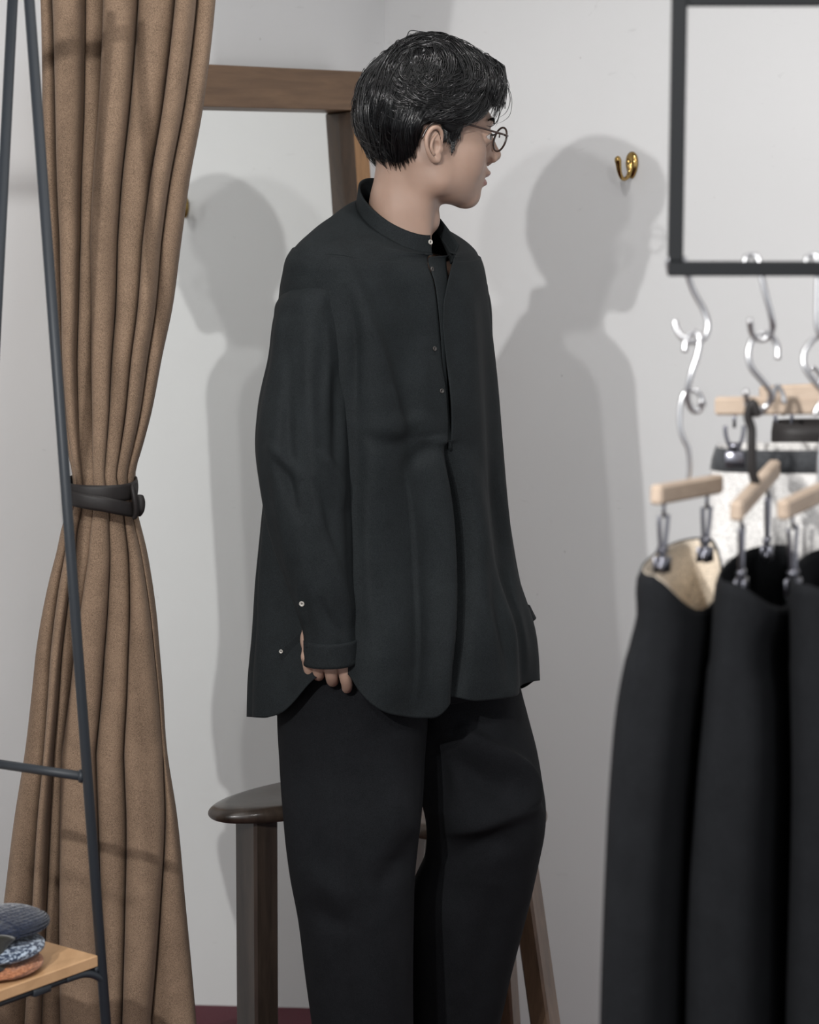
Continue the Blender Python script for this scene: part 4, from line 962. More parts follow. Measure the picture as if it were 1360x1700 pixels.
for fi, (cnt, rad, jit, pts) in enumerate(flows + burns):
    for i in range(cnt):
        jx, jy, sc_, ro = random.gauss(0, jit), random.gauss(0, jit), U(.8, 1.2), U(-.16, .16); P_ = np.array([tuple(v)[:2] for v in catmull([(a, b_, 0) for a, b_ in pts], 5)]); c0_ = P_.mean(0)
        q = (P_ - c0_) * sc_; q = np.stack([q[:, 0] * math.cos(ro) - q[:, 1] * math.sin(ro), q[:, 0] * math.sin(ro) + q[:, 1] * math.cos(ro)], 1) + c0_ + (jx, jy)
        t = np.linspace(0, 1, len(q)); q[:, 0] += U(2, 9) * np.sin(t * U(5, 11) + U(0, 6)); l0, lm, l1 = U(-.05, .0), U(.0, .055), U(-.05, .02)
        ks = 1 + l0 * (1 - t) + l1 * t + lm * np.sin(np.pi * t)
        uv = np.stack([((560 + q[:, 0] / 4.25) - 695.5) / 1143, (245 - (40 + q[:, 1] / 4.25)) / 1143], 1)
        if fi >= len(flows): ks = ks * 0 + .93 - .04 * t
        elif (uv[:, 1] < .036).any() and ((uv[:, 0] > .004) & (uv[:, 0] < .034) & (uv[:, 1] < .034)).any(): continue
        paths.append((lay(uv, ks), rad * U(.45, 1.05)))
        if i % 3 == 0: paths.append((lay(uv, ks, 1), rad * U(.6, 1.3)))
for s_ in (-1, 1):
    for i in range(70): 
        th0 = U(30, 122); paths.append((strand(th0, s_ * U(-14, 22), th0 + U(-10, 16), s_ * U(34, 52), -U(8, 20), U(-.05, .0), U(-.06, -.02), U(0, .03), U(0, .012), U(0, 6), -U(6, 34)), U(.0016, .0036)))
for i in range(170):                                       # back centre
    paths.append((strand(U(118, 165), U(-22, 22), U(208, 230), U(-30, 30), 0, U(-.04, .0), U(-.04, .02), U(0, .015), U(0, .006), U(0, 6)), U(.0012, .0026)))
for i in range(130):                                       # crown ridge, running forward
    th0 = U(70, 120); paths.append((strand(th0, U(-26, 26), th0 - U(26, 50), U(-40, 40), U(-4, 4), U(-.02, .015), U(-.02, .02), U(0, .03), U(0, .02), U(0, 6)), U(.0014, .003)))
for i in range(120):                                       # fringe falling over the forehead
    p = U(-34, 34); th0 = U(30, 55)
    paths.append((strand(th0, p * .8, U(2, 16) + abs(p) * .12, p + U(-9, 6), U(2, 9), U(-.03, .0), U(-.12, -.01), U(.0, .035), U(0, .01), U(0, 6)), U(.0012, .0028)))
for i in range(26):                                        # thinner ends reaching the brow
    p = U(-30, 8); th0 = U(20, 34); paths.append((strand(th0, p, U(-10, 2), p - U(0, 16), U(2, 10), U(-.04, 0), U(-.16, -.08), U(.0, .04), 0), U(.0005, .0012)))
# the loose curl in front of the forehead
paths.append(([hw(p) for p in [tuple(v) for v in catmull([(.120, -.012, .104), (.130, -.016, .090), (.1355, -.020, .070), (.1325, -.022, .048), (.122, -.022, .038), (.112, -.020, .034)], 4)]], .0011))
paths.append(([hw(p) for p in [tuple(v) for v in catmull([(.118, -.020, .100), (.127, -.026, .084), (.129, -.030, .066), (.122, -.032, .050), (.110, -.032, .042)], 4)]], .0009))
paths.append(([hw(p) for p in [tuple(v) for v in catmull([(.098, -.040, .075), (.106, -.045, .055), (.103, -.048, .040), (.092, -.052, .030), (.080, -.058, .031)], 4)]], .0009))
tufts(split(paths, 5, .36), 'hair_locks', n=5, flat=.6)
fine = []
for i in range(520):
    s_ = random.choice((-1, 1)); th0 = U(20, 160); p0 = s_ * U(0, 60)
    fine.append((strand(th0, p0, th0 + U(-20, 40), s_ * min(82, abs(p0) + U(10, 45)), U(-22, 10), U(-.02, .02), U(-.04, .03), U(0, .05), U(0, .02), U(0, 6), U(-34, 10), 14), U(.00022, .0005)))
for i in range(170):                                       # stray hairs at the back and the crown
    th0 = U(150, 215); fine.append((strand(th0, U(-40, 40), th0 + U(8, 24), U(-44, 44), 0, -.02, U(.02, .10), 0, 0, 0, 0, 8), U(.0002, .0004)))
for i in range(60):
    th0 = U(50, 110); fine.append((strand(th0, U(-22, 22), th0 - U(12, 34), U(-26, 26), 0, -.01, U(-.01, .05), U(.0, .05), 0, 0, 0, 10), U(.0002, .00045)))
fine += [([hw(p) for p in [tuple(v) for v in catmull(q, 5)]], .0007) for q in (
    [(-.020, 0, .150), (-.014, 0, .164), (.0, -.004, .1635), (.020, -.006, .1605), (.040, -.008, .155)],
    [(-.042, -.004, .136), (-.036, -.006, .150), (-.028, -.006, .149), (-.027, -.006, .138)],
    [(.044, -.01, .150), (.058, -.012, .1535), (.075, -.014, .146), (.084, -.014, .136)],
    [(.086, -.012, .131), (.100, -.014, .134), (.104, -.015, .126)], [(-.010, .0, .148), (.002, .0, .158), (.010, -.002, .150)])]
tufts(fine, 'stray_hairs', n=4, flat=1)
# sideburn and short hair against the skin in front of the ear: dense short tapered hairs
side = []
for s_ in (-1, 1):
    for i in range(420):
        x = U(.008, .036); zt_b = .034; z = U(.0, .040) if .016 < x < .031 else U(.018, .042)
        if z < .012 and not (.019 < x < .028): continue
        y0 = .0725 - max(0, x - .01) * .12; L_ = U(.006, .012); a = hw((x, s_ * (y0 - .0005), z)); b_ = hw((x + U(-.001, .0015), s_ * (y0 + .0022), z - L_ * .5)); c_ = hw((x + U(-.0015, .002), s_ * (y0 + .0012), z - L_))
        side.append(([a, b_, c_, c_ + (c_ - b_) * .3], U(.0003, .0007)))
    tufts(side, 'sideburn', n=4, flat=1); side = []

# ------------------------------------------------------------------ eyeglasses
M['rim'] = mat('dark_brown_acetate', (.035, .022, .018), .22, coat=.3)
gm = bpy.data.materials.new('clear_lens'); gm.use_nodes = True; N, L = nodes(gm); N.remove(N['Principled BSDF'])
tr = N.new('ShaderNodeBsdfTransparent'); gl = N.new('ShaderNodeBsdfGlossy'); gl.inputs['Roughness'].default_value = .02; fz = N.new('ShaderNodeFresnel'); fz.inputs[0].default_value = 1.45
tr.inputs[0].default_value = (.97, .975, .97, 1); mx = N.new('ShaderNodeMixShader'); mx.inputs[0].default_value = .06; L.new(tr.outputs[0], mx.inputs[1]); L.new(gl.outputs[0], mx.inputs[2]); L.new(mx.outputs[0], N['Material Output'].inputs[0])
M['lens'] = gm
gls = thing('eyeglasses', hw((.1, 0, .012)), 'thin round brown eyeglasses worn by the person', 'eyeglasses')
fro = None
for s_ in (-1, 1):
    def lp(a, r, off=0): return hw((.1125 + .0050 * math.sin(a) * r / .019 + .0022 * (math.cos(a) * r / .019) - .0015 + off, s_ * (.0365 + math.cos(a) * r * 1.08), .0115 + math.sin(a) * r))
    mbq = MB(); ring = [lp(2 * math.pi * k / 48, .0168) for k in range(49)]; mbq.tube(ring, .00150, 10, cap=False); mbq.build('lens_rim', M['rim'], gls)
    mbq = MB(); rows_ = [[lp(2 * math.pi * k / 48, .0164 * q + .0001, .0012 * (1 - q * q)) for k in range(48)] for q in (0.01, .25, .5, .75, 1)]; mbq.grid(rows_, closed_u=True); mbq.build('lens', M['lens'], gls)
    hx = lp(.25, .0175); e0 = hw((.1105, s_ * .0610, .0170)); mbq = MB()
    mbq.tube([hx, (hx + e0) / 2 + Vector((.001, 0, 0)), e0, hw((.1055, s_ * .0645, .0182))], [.0014, .0019, .0019, .0015], 10); mbq.build('hinge', M['rim'], gls)
    mbq = MB(); mbq.tube(catmull([hw((.1068, s_ * .0640, .0180)), hw((.075, s_ * .0715, .0255)), hw((.037, s_ * .0765, .0340)), hw((.004, s_ * .0805, .0372)), hw((-.014, s_ * .0800, .0300)), hw((-.024, s_ * .0770, .0120))], 6), .0015, 10); mbq.build('temple', M['rim'], gls)
mbq = MB(); mbq.tube(catmull([hw((.1180, -.0165, .0150)), hw((.1215, -.009, .0195)), hw((.1225, 0, .0205)), hw((.1215, .009, .0195)), hw((.1180, .0165, .0150))], 5), .0011, 10); mbq.build('bridge', M['rim'], gls)
# ------------------------------------------------------------------ clothes
S_ = Vector((.7071, .7071, 0)); Fv = Vector((.7071, -.7071, 0))
def fold_field(P, strokes):
    """P Nx3 world; strokes: (amp m, width px, [(px,py)...]) laid on the cloth; returns displacement"""
    p = P - np.array((0, 0, H)); c, s = math.cos(PITCH), math.sin(PITCH); w = p[:, 1] * c - p[:, 2] * s
    X = 680 + F * p[:, 0] / w; Yp = 850 - F * (p[:, 1] * s + p[:, 2] * c) / w; out = np.zeros(len(P))
    for st_ in strokes:
        amp, wid, pts = st_[:3]; ee = st_[3] if len(st_) > 3 else .9
        q = np.array([tuple(v)[:2] for v in catmull([(a, b_, 0) for a, b_ in pts], 6)]); best = np.full(len(P), 1e9); tt = np.zeros(len(P)); n = len(q) - 1
        side = np.zeros(len(P))
        for i in range(n):
            a, b_ = q[i], q[i + 1]; ab = b_ - a; L2 = ab @ ab + 1e-9; t = np.clip(((X - a[0]) * ab[0] + (Yp - a[1]) * ab[1]) / L2, 0, 1)
            ex, ey = X - a[0] - ab[0] * t, Yp - a[1] - ab[1] * t; d = ex ** 2 + ey ** 2; m_ = d < best; best = np.where(m_, d, best); tt = np.where(m_, (i + t) / n, tt)
            side = np.where(m_, ab[0] * ey - ab[1] * ex, side)
        d = np.sqrt(best); end = np.clip(np.sin(np.pi * np.clip(tt, 0, 1)), 0, 1) ** ee
        if isinstance(wid, tuple): wd = np.where(side > 0, wid[0], wid[1])      # asymmetric fold: sharp on one side
        else: wd = wid
        out += amp * end * np.exp(-(d / wd) ** 2)
    return out
def garment(name, P, material, parent, strokes=(), closed=True, solid=.0016, skip=None, noise=0.0):
    nr, nc = len(P), len(P[0]); V = np.array([[tuple(p) for p in row] for row in P], float)
    du = np.roll(V, -1, 1) - np.roll(V, 1, 1) if closed else np.gradient(V, axis=1); dv = np.gradient(V, axis=0); N_ = np.cross(du, dv); N_ /= np.linalg.norm(N_, axis=2)[..., None] + 1e-9
    c = V.mean(1, keepdims=True)
    if ((V - c) * N_).sum() < 0: N_ = -N_
    Vf = V.reshape(-1, 3); Nf = N_.reshape(-1, 3); vw = Vf - np.array((0, 0, H)); vw /= np.linalg.norm(vw, axis=1)[:, None]; fac = np.clip(-(Nf * vw).sum(1) * 2.2, 0, 1)
    if strokes: Vf = Vf + Nf * (fold_field(Vf, strokes) * fac)[:, None]
    if noise:
        n_ = np.sin(Vf[:, 0] * 61 + 3 * np.sin(Vf[:, 2] * 9)) * np.sin(Vf[:, 2] * 17 + Vf[:, 1] * 40) + .5 * np.sin(Vf[:, 0] * 140 + Vf[:, 2] * 31)
        Vf = Vf + Nf * (n_ * noise)[:, None]
    q = []; idx = np.arange(nr * nc).reshape(nr, nc)
    a = idx[:-1]; b_ = idx[1:]
    if closed: Q = np.stack([a, np.roll(a, -1, 1), np.roll(b_, -1, 1), b_], 2)
    else: Q = np.stack([a[:, :-1], a[:, 1:], b_[:, 1:], b_[:, :-1]], 2)
    keep = np.ones(Q.shape[:2], bool)
    if skip is not None: keep = ~skip[:Q.shape[0], :Q.shape[1]]
    Q = Q[keep]
    o = finish(mesh_np(name, Vf, Q), name, material, parent)
    md = o.modifiers.new('thickness', 'SOLIDIFY'); md.thickness = solid; md.offset = -1
    return o
# --- shirt body: (py, cx, a along the shoulders, b front-back, tilt)
SB = [(372, 664, .0620, .0620, .040), (377, 662, .086, .070, .038), (388, 657, .122, .073, .030), (405, 650, .155, .077, .020), (428, 643, .172, .089, .011), (460, 641, .177, .101, .004),
      (500, 639, .178, .110, 0), (600, 641, .185, .118, 0), (735, 641, .192, .130, 0), (850, 641, .200, .139, 0), (950, 644, .209, .150, 0), (1050, 657, .226, .166, 0), (1120, 657, .232, .172, 0), (1200, 656, .234, .174, 0)]
TY = 3.503
kk = [r[0] for r in SB]; fcx, fa, fb_, ft_ = [smooth_interp(kk, [r[j] for r in SB]) for j in (1, 2, 3, 4)]
hemF = smooth_interp([415, 423, 457, 480, 510, 540, 575, 600, 630, 680, 715, 742, 752, 800, 860, 890], [1190, 1190, 1188, 1166, 1130, 1113, 1120, 1152, 1177, 1190, 1192, 1186, 1170, 1164, 1150, 1128])
hemB = smooth_interp([415, 423, 600, 780, 860, 890], [1190, 1190, 1192, 1160, 1146, 1126])
NC = 400; NR_ = 300
def py_rows(n):
    t = np.linspace(0, 1, n); return t
P = []
ang = [2 * math.pi * k / NC for k in range(NC)]              # 0 = front centre (Fv), +90deg = his left (S_)
bx, ba, bb = float(fcx(1190)), float(fa(1190)), float(fb_(1190)); hem = []
for a in ang:
    o = S_ * (math.sin(a) * ba) + Fv * (math.cos(a) * bb); px = bx + o.x * F / (TY + o.y); front = o.y < abs(o.x) * -.0 + .0
    hem.append(float(hemF(px)) if (o.y < .06) else float(hemB(px)))
hem = np.array(hem)
for _ in range(5): hem = (np.roll(hem, 1) + np.roll(hem, -1) + hem * 2) / 4
for i in range(NR_):
    t = i / (NR_ - 1); row = []
    for k, a in enumerate(ang):
        tt = t; py = 372 + 88 * (tt / .22) if tt < .22 else 460 + (hem[k] - 460) * (tt - .22) / .78
        cx, A, B, tl = float(fcx(py)), float(fa(py)), float(fb_(py)), float(ft_(py))
        ca, sa = math.cos(a), math.sin(a); e = 1.0 if py < 420 else .92
        ca2 = math.copysign(abs(ca) ** e, ca); sa2 = math.copysign(abs(sa) ** e, sa)
        ctr = at(cx, py, TY); g = max(0, min(1, (py - 470) / 500))
        dr_ = g * (.010 * math.sin(7 * a + .6) + .006 * math.sin(12 * a + 2.1 + py * .002)) * (1 + .3 * math.sin(py * .004 + a))
        ar = ((a + math.pi / 2 + math.pi) % (2 * math.pi)) - math.pi      # angle from his right shoulder point, + towards the front
        seam = 484 + (38 * min(1, -ar / .9) if ar < 0 else 16 * min(1, ar / .5)); ex_ = .000 * math.exp(-(ar / .85) ** 2) * max(0, min(1, (py - 385) / 85)) * max(0, min(1, (seam + 9 - py) / 9))
        o = S_ * (sa2 * (A + dr_ + ex_)) + Fv * (ca2 * (B + dr_ + ex_ * .15))
        p = ctr + o; p.z = at(680, py, p.y).z - tl * ca
        # the placket: his left front stands proud of his right front down to the stop
        if py < 735:
            ai = a if a < math.pi else a - 2 * math.pi
            w_ = max(0, min(1, (735 - py) / 60))
            if 0 <= ai < 1.0:
                p += Fv * (.0045 * w_ * math.exp(-ai / .16))
                op_ = float(np.interp(py, [372, 404, 423, 461, 506, 545], [.030, .040, .034, .018, .005, 0])); p += S_ * (op_ * (1 - ai) ** 1.3) + Fv * (op_ * .18 * (1 - ai) ** 3)
            gap = .0016 * max(0, 1 - abs(py - 440) / 60) if py < 500 else 0
            if -.12 < ai < .12: p += S_ * ((gap + .0006) * (1 if ai >= 0 else -1) * (1 - abs(ai) / .12))
        row.append(p)
    P.append(row)
P = np.array([[tuple(p) for p in r] for r in P])
skip = np.zeros((NR_, NC), bool); cut_rows = int(NR_ * .52); skip[:cut_rows, NC - 1] = True
strokes = [(.011, (26, 14), [(556, 400), (592, 480), (628, 590), (655, 690), (676, 800)]), (-.006, 10, [(572, 470), (588, 540), (590, 620), (584, 700)]), (-.007, 26, [(640, 430), (690, 520), (700, 640)]), (.006, 24, [(700, 560), (706, 640), (716, 720)]),
    (-.010, (16, 26), [(582, 560), (592, 700), (588, 850), (600, 1000), (604, 1110)]), (.009, 26, [(632, 640), (650, 760), (668, 900), (672, 1100), (668, 1180)]),
    (.006, (4, 16), [(668, 760), (684, 860), (690, 980), (692, 1090), (688, 1178)]), (-.006, 20, [(612, 760), (626, 880), (634, 1010), (628, 1090)]),
    (-.004, 26, [(700, 690), (660, 735), (622, 760)]), (.006, 18, [(735, 722), (690, 712), (650, 716), (610, 700)]), (-.006, 14, [(732, 742), (700, 752), (660, 790)]),
    (.016, (30, 5), [(734, 722), (744, 790), (751, 880), (754, 1020), (749, 1100), (745, 1195)], .4), (-.034, 12, [(740, 735), (756, 810), (765, 900), (768, 1030), (762, 1110), (756, 1185)], .45),
    (.011, 20, [(748, 745), (778, 790), (794, 880), (806, 990), (822, 1090), (828, 1160)]), (-.010, 14, [(800, 900), (822, 1000), (842, 1080), (850, 1150)]), (.009, 14, [(838, 900), (850, 1000), (866, 1080), (872, 1140)]),
    (-.006, 14, [(812, 760), (826, 860), (838, 950)]), (.006, 26, [(770, 450), (778, 560), (776, 680), (768, 740)]), (-.005, 20, [(745, 420), (748, 540), (746, 640)]),
    (.004, 9, [(722, 590), (735, 660), (741, 722)]), (.004, 12, [(640, 690), (670, 700), (710, 690)]), (-.004, 12, [(600, 720), (640, 735), (690, 724)]),
    (.003, 16, [(520, 470), (548, 440), (566, 400)])]
shirt = garment('shirt', P, M['shirt'], person, strokes, skip=skip, noise=.0004)
tag(shirt, 'loose black shirt with a band collar and half placket')
# --- collar band
def neck_pt(a, z_up, grow=0.0, lean=0.0):
    r0 = .0620 + grow; ctr = at(664, 372, TY); o = S_ * (math.sin(a) * r0) + Fv * (math.cos(a) * r0); p = ctr + o * (1 - lean * z_up / .03); p.z += z_up - .040 * math.cos(a); return p
rows = []
for j in range(7):
    zu = .0275 * j / 6 - .002; row = []
    for k in range(181):
        a = -2 * math.pi * k / 180 + math.radians(2)            # from just past the centre round the right side, the back, to his left front
        t = k / 180; fl_ = max(0, (t - .80) / .20)
        p = neck_pt(a + fl_ * math.radians(36), zu, .0012 + .013 * fl_ ** 1.5, .06 - .22 * fl_); p.z -= .024 * fl_ ** 1.4
        row.append(p)
    rows.append(row)
garment('collar', rows, M['shirt'], shirt, closed=False, solid=.0028)
# --- placket facing under the opening
rows = []
for i in range(40):
    py = 390 + (735 - 390) * i / 39; row = []
    for k in range(9):
        u = -.003 + (.006 + .034 * max(0, 1 - (py - 424) / 110)) * k / 8; B = float(fb_(py)); ctr = at(float(fcx(py)), py, TY)
        q = ctr + Fv * (B + .0000 - .35 * u * u / B) + S_ * u; q.z -= float(ft_(py)); row.append(q)
    rows.append(row)
pk = garment('placket', rows, M['shirt'], shirt, closed=False, solid=.0012)
# --- sleeves: (px,py,Y, half width px, depth half m)
def sleeve(name, rows_, strokes, n=160, m_=220, folds=(), slit=None):
    rows_ = np.array(rows_, float); s = np.linspace(0, 1, len(rows_)); fs = [smooth_interp(rows_[:, 1], rows_[:, j]) for j in (0, 2, 3, 4, 5)]
    P = []
    for i in range(m_):
        py = rows_[0, 1] + (rows_[-1, 1] - rows_[0, 1]) * i / (m_ - 1); cx, Yc, hwp, hd, tl = [float(q(py)) for q in fs]; c = at(cx, py, Yc); hw_ = hwp * Yc / F; row = []
        for k in range(n):
            a = 2 * math.pi * k / n; ca, sa = math.cos(a), math.sin(a)
            g = 1 + .018 * math.sin(6 * a + py * .01) + .012 * math.sin(11 * a - py * .013)
            p = c + Vector((hw_ * ca * g, -hd * sa * g, 0)); p.z += tl * ca
            row.append(p)
        P.append(row)
    sk = None
    if slit: sk = slit(P, n, m_)
    return garment(name, P, M['shirt'], shirt, strokes, skip=sk, noise=.0005), P
rs_rows = [(548, 437, 3.430, 14, .018, .0), (535, 460, 3.418, 44, .042, .008), (523, 483, 3.406, 59, .055, .010), (516, 520, 3.398, 62, .061, .006), (511, 600, 3.385, 67, .067, 0), (503, 680, 3.365, 75, .070, 0), (502, 735, 3.352, 78, .070, 0),
           (508, 830, 3.335, 73, .066, 0), (518, 900, 3.325, 67, .060, 0), (530, 960, 3.320, 58, .054, 0), (541, 1010, 3.316, 51, .046, 0), (549, 1058, 3.314, 46, .040, 0), (550, 1072, 3.314, 47, .040, -.002)]
rs_st = [(.006, 12, [(505, 490), (512, 640), (520, 760), (530, 900)]), (-.005, 10, [(480, 560), (478, 700), (486, 850)]), (.006, 10, [(528, 745), (560, 790), (572, 850)]), (-.007, 9, [(520, 790), (545, 850), (560, 930)]),
         (.007, 11, [(545, 880), (560, 960), (585, 1040)]), (-.006, 9, [(556, 600), (560, 700), (556, 790)]), (.005, 10, [(440, 735), (470, 760), (500, 800)]), (-.006, 9, [(450, 760), (478, 800), (498, 870)]),
         (.0035, 8, [(540, 500), (544, 600), (540, 700)]), (-.005, 8, [(528, 990), (548, 1030), (566, 1058)]), (.004, 7, [(494, 940), (500, 1000), (504, 1040)])]
rsl, _ = sleeve('sleeve', rs_rows, rs_st)
ls_rows = [(752, 430, 3.60, 18, .02, 0), (764, 450, 3.62, 38, .04, -.008), (770, 480, 3.63, 42, .05, -.006), (774, 560, 3.65, 44, .055, 0), (780, 735, 3.68, 46, .056, 0), (796, 850, 3.69, 47, .052, 0), (817, 950, 3.70, 44, .046, 0), (836, 1000, 3.70, 38, .040, .002), (846, 1020, 3.70, 34, .036, .006)]
lsl, _ = sleeve('sleeve', ls_rows, [(.004, 10, [(830, 800), (845, 900), (860, 980)])])
# --- cuffs: right one unbuttoned, its edge folded back behind the wrist
def cuff(name, cpx, py0, py1, Yc, hw0, hw1, hd, a0, a1, skew=0.0, flare=0.0, xs=0.0):
    rows = []
    for i in range(9):
        t = i / 8; py = py0 + (py1 - py0) * t; row = []
        for k in range(121):
            a = math.radians(a0 + (a1 - a0) * k / 120); c = at(cpx + xs * t, py, Yc); hw_ = (hw0 + (hw1 - hw0) * t) * Yc / F
            fl_ = flare * max(0, (k - 90) / 30) ** 1.6
            p = c + Vector((hw_ * math.cos(a) - fl_, -hd * math.sin(a) + .2 * fl_, skew * math.cos(a))); row.append(p)
        rows.append(row)
    return garment(name, rows, M['shirt'], shirt, closed=False, solid=.0024)
cuff('cuff', 550, 1060, 1101, 3.314, 48.0, 47.6, .0416, -175, 168, .0012)
cf = MB()                                                             # turned-back cuff tab left of the wrist
tabp = [[at(x, y, 3.318 + d) for (x, y, d) in row] for row in (
    [(505, 1042, .0), (496, 1050, .004), (484, 1062, .010), (470, 1074, .014), (463, 1078, .016)], [(505, 1060, .004), (497, 1066, .008), (486, 1076, .013), (474, 1086, .016), (465, 1090, .018)],
    [(505, 1084, .010), (498, 1086, .012), (489, 1091, .016), (477, 1096, .018), (467, 1099, .020)])]
cf.grid(tabp); cf.build('cuff_tab', M['shirt'], shirt, solid=.002, subsurf=2)
cuff('cuff', 846, 1016, 1036, 3.70, 35, 37, .037, -180, 180, .010, 0, 8)
# --- sleeve placket strip by the cuff
M['button'] = mat('pale_shell_button', (.42, .40, .36), .3); M['button_d'] = mat('dark_horn_button', (.05, .045, .042), .3)
def button(px, py, Y, r, nrm, material, parent):
    c = at(px, py, Y); n = Vector(nrm).normalized(); u = n.cross(Vector((0, 0, 1))).normalized(); w = u.cross(n); mbq = MB()
    mbq.lathe([(r * .22, .0002), (r * .30, .0009), (r * .62, .0009), (r * .80, .0019), (r * .96, .0016), (r, .0006), (r * .9, -.0006), (r * .2, -.0006)], c, 24, u, w, n)
    o = mbq.build('button', material, parent)
    mbq = MB(); mbq.tube([c + n * .0004 - w * r * .35 + u * r * .1, c + n * .0013, c + n * .0004 + w * r * .35 - u * r * .1], .0005, 6); mbq.build('thread', M['hair'], parent); return o
# buttons are set on the cloth by casting onto it once everything is evaluated
bpy.context.view_layer.update()
def on_cloth(px, py, objs, off=.0004):
    dg = bpy.context.evaluated_depsgraph_get(); o = Vector((0, 0, H)); d = (at(px, py, 1) - o).normalized(); best = None
    for ob in objs:
        inv = parent_world(ob).inverted(); ok, loc, nr, _ = ob.ray_cast(inv @ o, (inv.to_3x3() @ d).normalized(), depsgraph=dg)
        if ok:
            w = parent_world(ob) @ loc; l = (w - o).length
            if best is None or l < best[0]: best = (l, w, nr)
    return (best[1] + best[2] * off, best[2]) if best else (at(px, py, 3.3), Vector((0, -1, 0)))
sh_all = [shirt] + [c for c in shirt.children]
for px, py, r, mt in ((714, 402, .0037, 'button'), (716.5, 447, .0034, 'button_d'), (721, 579, .0033, 'button_d'), (733, 649, .0033, 'button_d'), (501.5, 1002, .0038, 'button'), (467, 1081, .0028, 'button')):
    w, nr = on_cloth(px, py, sh_all); nr = nr if nr.y < 0 else -nr
    x_, y_ = to_px(w); button(x_, y_, w.y, r, nr if py != 447 else Vector((.8, -.5, 0)), M[mt], shirt)
# --- trousers
def leg_tube(rows_, strokes, hem_z, n=200, m_=320):
    rows_ = np.array(rows_, float); fs = [smooth_interp(rows_[:, 0], rows_[:, j]) for j in (1, 2, 3, 4)]; P = []
    for i in range(m_):
        py = rows_[0, 0] + (rows_[-1, 0] - rows_[0, 0]) * i / (m_ - 1); lx, rx, Yc, hd = [float(q(py)) for q in fs]; c = at((lx + rx) / 2, py, Yc); w_ = (rx - lx) / 2 * Yc / F * 1.02; row = []
        for k in range(n):
            a = 2 * math.pi * k / n; ca, sa = math.cos(a), math.sin(a); e = .88
            g = 1 + .012 * math.sin(5 * a + py * .004) * (1 if abs(ca) < .8 else .3)
            row.append(c + Vector((w_ * math.copysign(abs(ca) ** e, ca), -hd * g * math.copysign(abs(sa) ** e, sa), 0)))
        P.append(row)
    return P
RL = [(1030, 480, 690, 3.46, .11), (1100, 466, 702, 3.45, .11), (1190, 460, 711, 3.44, .105), (1260, 463, 707, 3.425, .096), (1340, 468, 702, 3.39, .088), (1400, 473, 696, 3.378, .084), (1450, 480, 691, 3.372, .082),
      (1520, 493, 689, 3.372, .080), (1600, 503, 688, 3.378, .080), (1700, 516, 688, 3.39, .080), (1850, 534, 688, 3.42, .080), (2075, 552, 684, 3.46, .078)]
LL = [(1030, 640, 850, 3.60, .12), (1130, 640, 862, 3.60, .13), (1190, 650, 877, 3.59, .13), (1250, 668, 893, 3.58, .125), (1300, 686, 902, 3.57, .12), (1335, 700, 907, 3.565, .118), (1380, 707, 905, 3.565, .112), (1420, 704, 898, 3.57, .105),
      (1470, 684, 887, 3.575, .10), (1600, 676, 854, 3.60, .095), (1700, 672, 831, 3.62, .09), (1850, 664, 798, 3.64, .085), (2040, 660, 770, 3.66, .08)]
tro = garment('trousers', leg_tube(RL, 0, 0), M['pants'], person, [(.003, 4, [(556, 1230), (566, 1400), (582, 1560), (590, 1690)]), (.012, 30, [(640, 1220), (660, 1330), (655, 1430)]), (-.010, 22, [(690, 1380), (660, 1440), (620, 1480)]),
        (.008, 22, [(500, 1430), (540, 1470), (590, 1500)]), (-.006, 18, [(495, 1500), (550, 1530), (600, 1540)]), (-.006, 24, [(510, 1250), (520, 1400), (530, 1550)]), (.006, 26, [(620, 1500), (640, 1600), (640, 1700)])], noise=.0004)
tag(tro, 'wide black wool trousers')
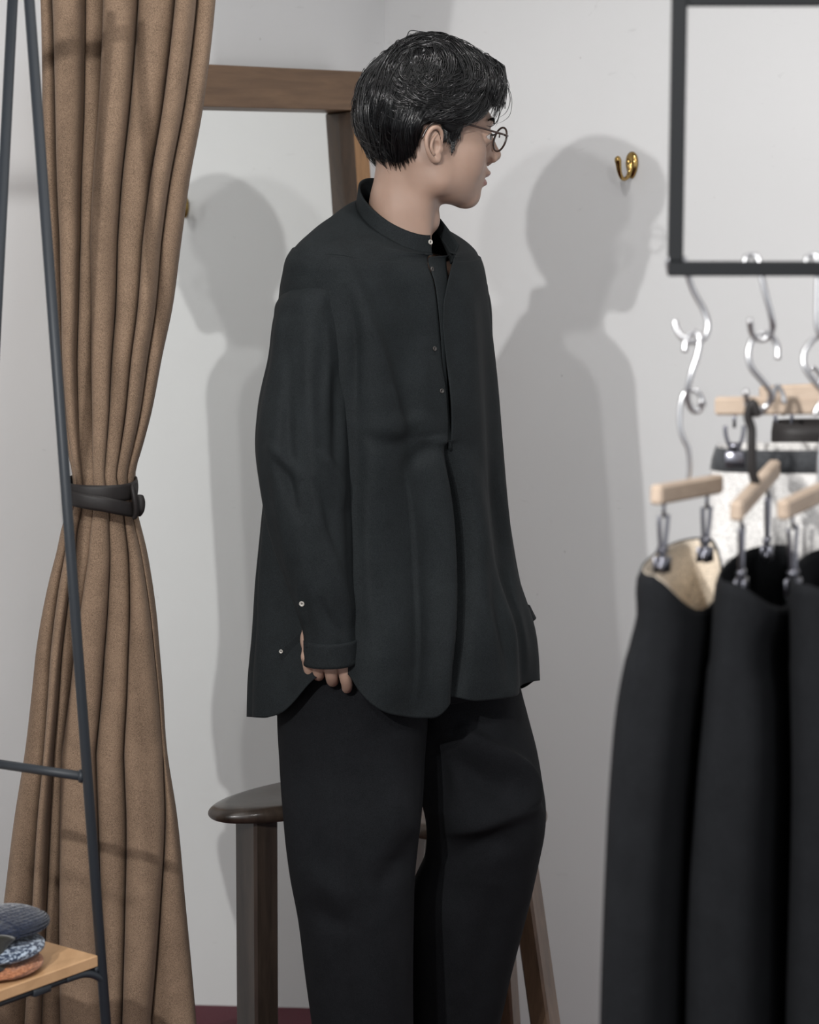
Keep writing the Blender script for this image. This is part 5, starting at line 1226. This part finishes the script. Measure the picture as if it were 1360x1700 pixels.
garment('trouser_leg', leg_tube(LL, 0, 0), M['pants'], tro, [(.022, (30, 9), [(760, 1206), (825, 1244), (868, 1276), (898, 1330)], .6), (-.014, 22, [(745, 1250), (790, 1290), (840, 1320)]), (.018, (14, 30), [(738, 1378), (790, 1372), (850, 1352), (900, 1335)], .6),
        (-.016, 20, [(735, 1430), (790, 1410), (860, 1385)]), (.008, 30, [(720, 1480), (760, 1560), (770, 1690)]), (-.008, 26, [(820, 1470), (808, 1570), (790, 1690)]), (-.018, 26, [(716, 1210), (724, 1290), (726, 1350)])], noise=.0004)
hp_rows = []
for i in range(60):
    py = 985 + (1140 - 985) * i / 59; row = []; c = at(662, py, 3.535); g = min(1, i / 25)
    for k in range(160):
        a = 2 * math.pi * k / 160; o = S_ * (math.sin(a) * (.165 + .022 * g)) + Fv * (math.cos(a) * (.120 + .02 * g)); row.append(c + o)
    hp_rows.append(row)
garment('waist', hp_rows, M['pants'], tro)
# --- shoes (below the frame, they carry the figure)
def shoe(c, yaw):
    X = Vector((math.cos(yaw), math.sin(yaw), 0)); Yv = Vector((-math.sin(yaw), math.cos(yaw), 0)); rows = []
    for i in range(29):
        t = i / 28; x = -.09 + .28 * t; w = .040 * (1 - abs(2 * t - .95) ** 3.2 * .75) ; h = .075 - .045 * max(0, (t - .35) / .65) ** .8
        if t > .93: h *= (1 - t) / .07 * .5 + .5; w *= .8
        row = []
        for k in range(28):
            a = 2 * math.pi * k / 28; row.append(Vector(c) + X * x + Yv * (w * math.copysign(abs(math.cos(a)) ** .7, math.cos(a))) + Vector((0, 0, .012 + h / 2 + h / 2 * math.copysign(abs(math.sin(a)) ** .7, math.sin(a)))))
        rows.append(row)
    mbq = MB(); mbq.grid(rows, closed_u=True); mbq.f.append(tuple(range(28))); mbq.f.append(tuple(28 * 28 + k for k in range(28))); o = mbq.build('shoe', M['leather'], person)
    mbq = MB(); out = []
    for k in range(40):
        a = 2 * math.pi * k / 40; out.append((.05 + .143 * math.cos(a), .043 * math.sin(a)))
    mbq.add([Vector(c) + X * x + Yv * y + Vector((0, 0, z)) for z in (.001, .022) for x, y in out], [tuple(range(40)), tuple(range(40, 80))[::-1]] + [(k, (k + 1) % 40, 40 + (k + 1) % 40, 40 + k) for k in range(40)])
    mbq.build('sole', M['steel2'], o)
a_ = at(615, 2050, 3.46); shoe((a_.x, 3.45, 0), math.radians(-50)); a_ = at(715, 2040, 3.66); shoe((a_.x, 3.65, 0), math.radians(-25))
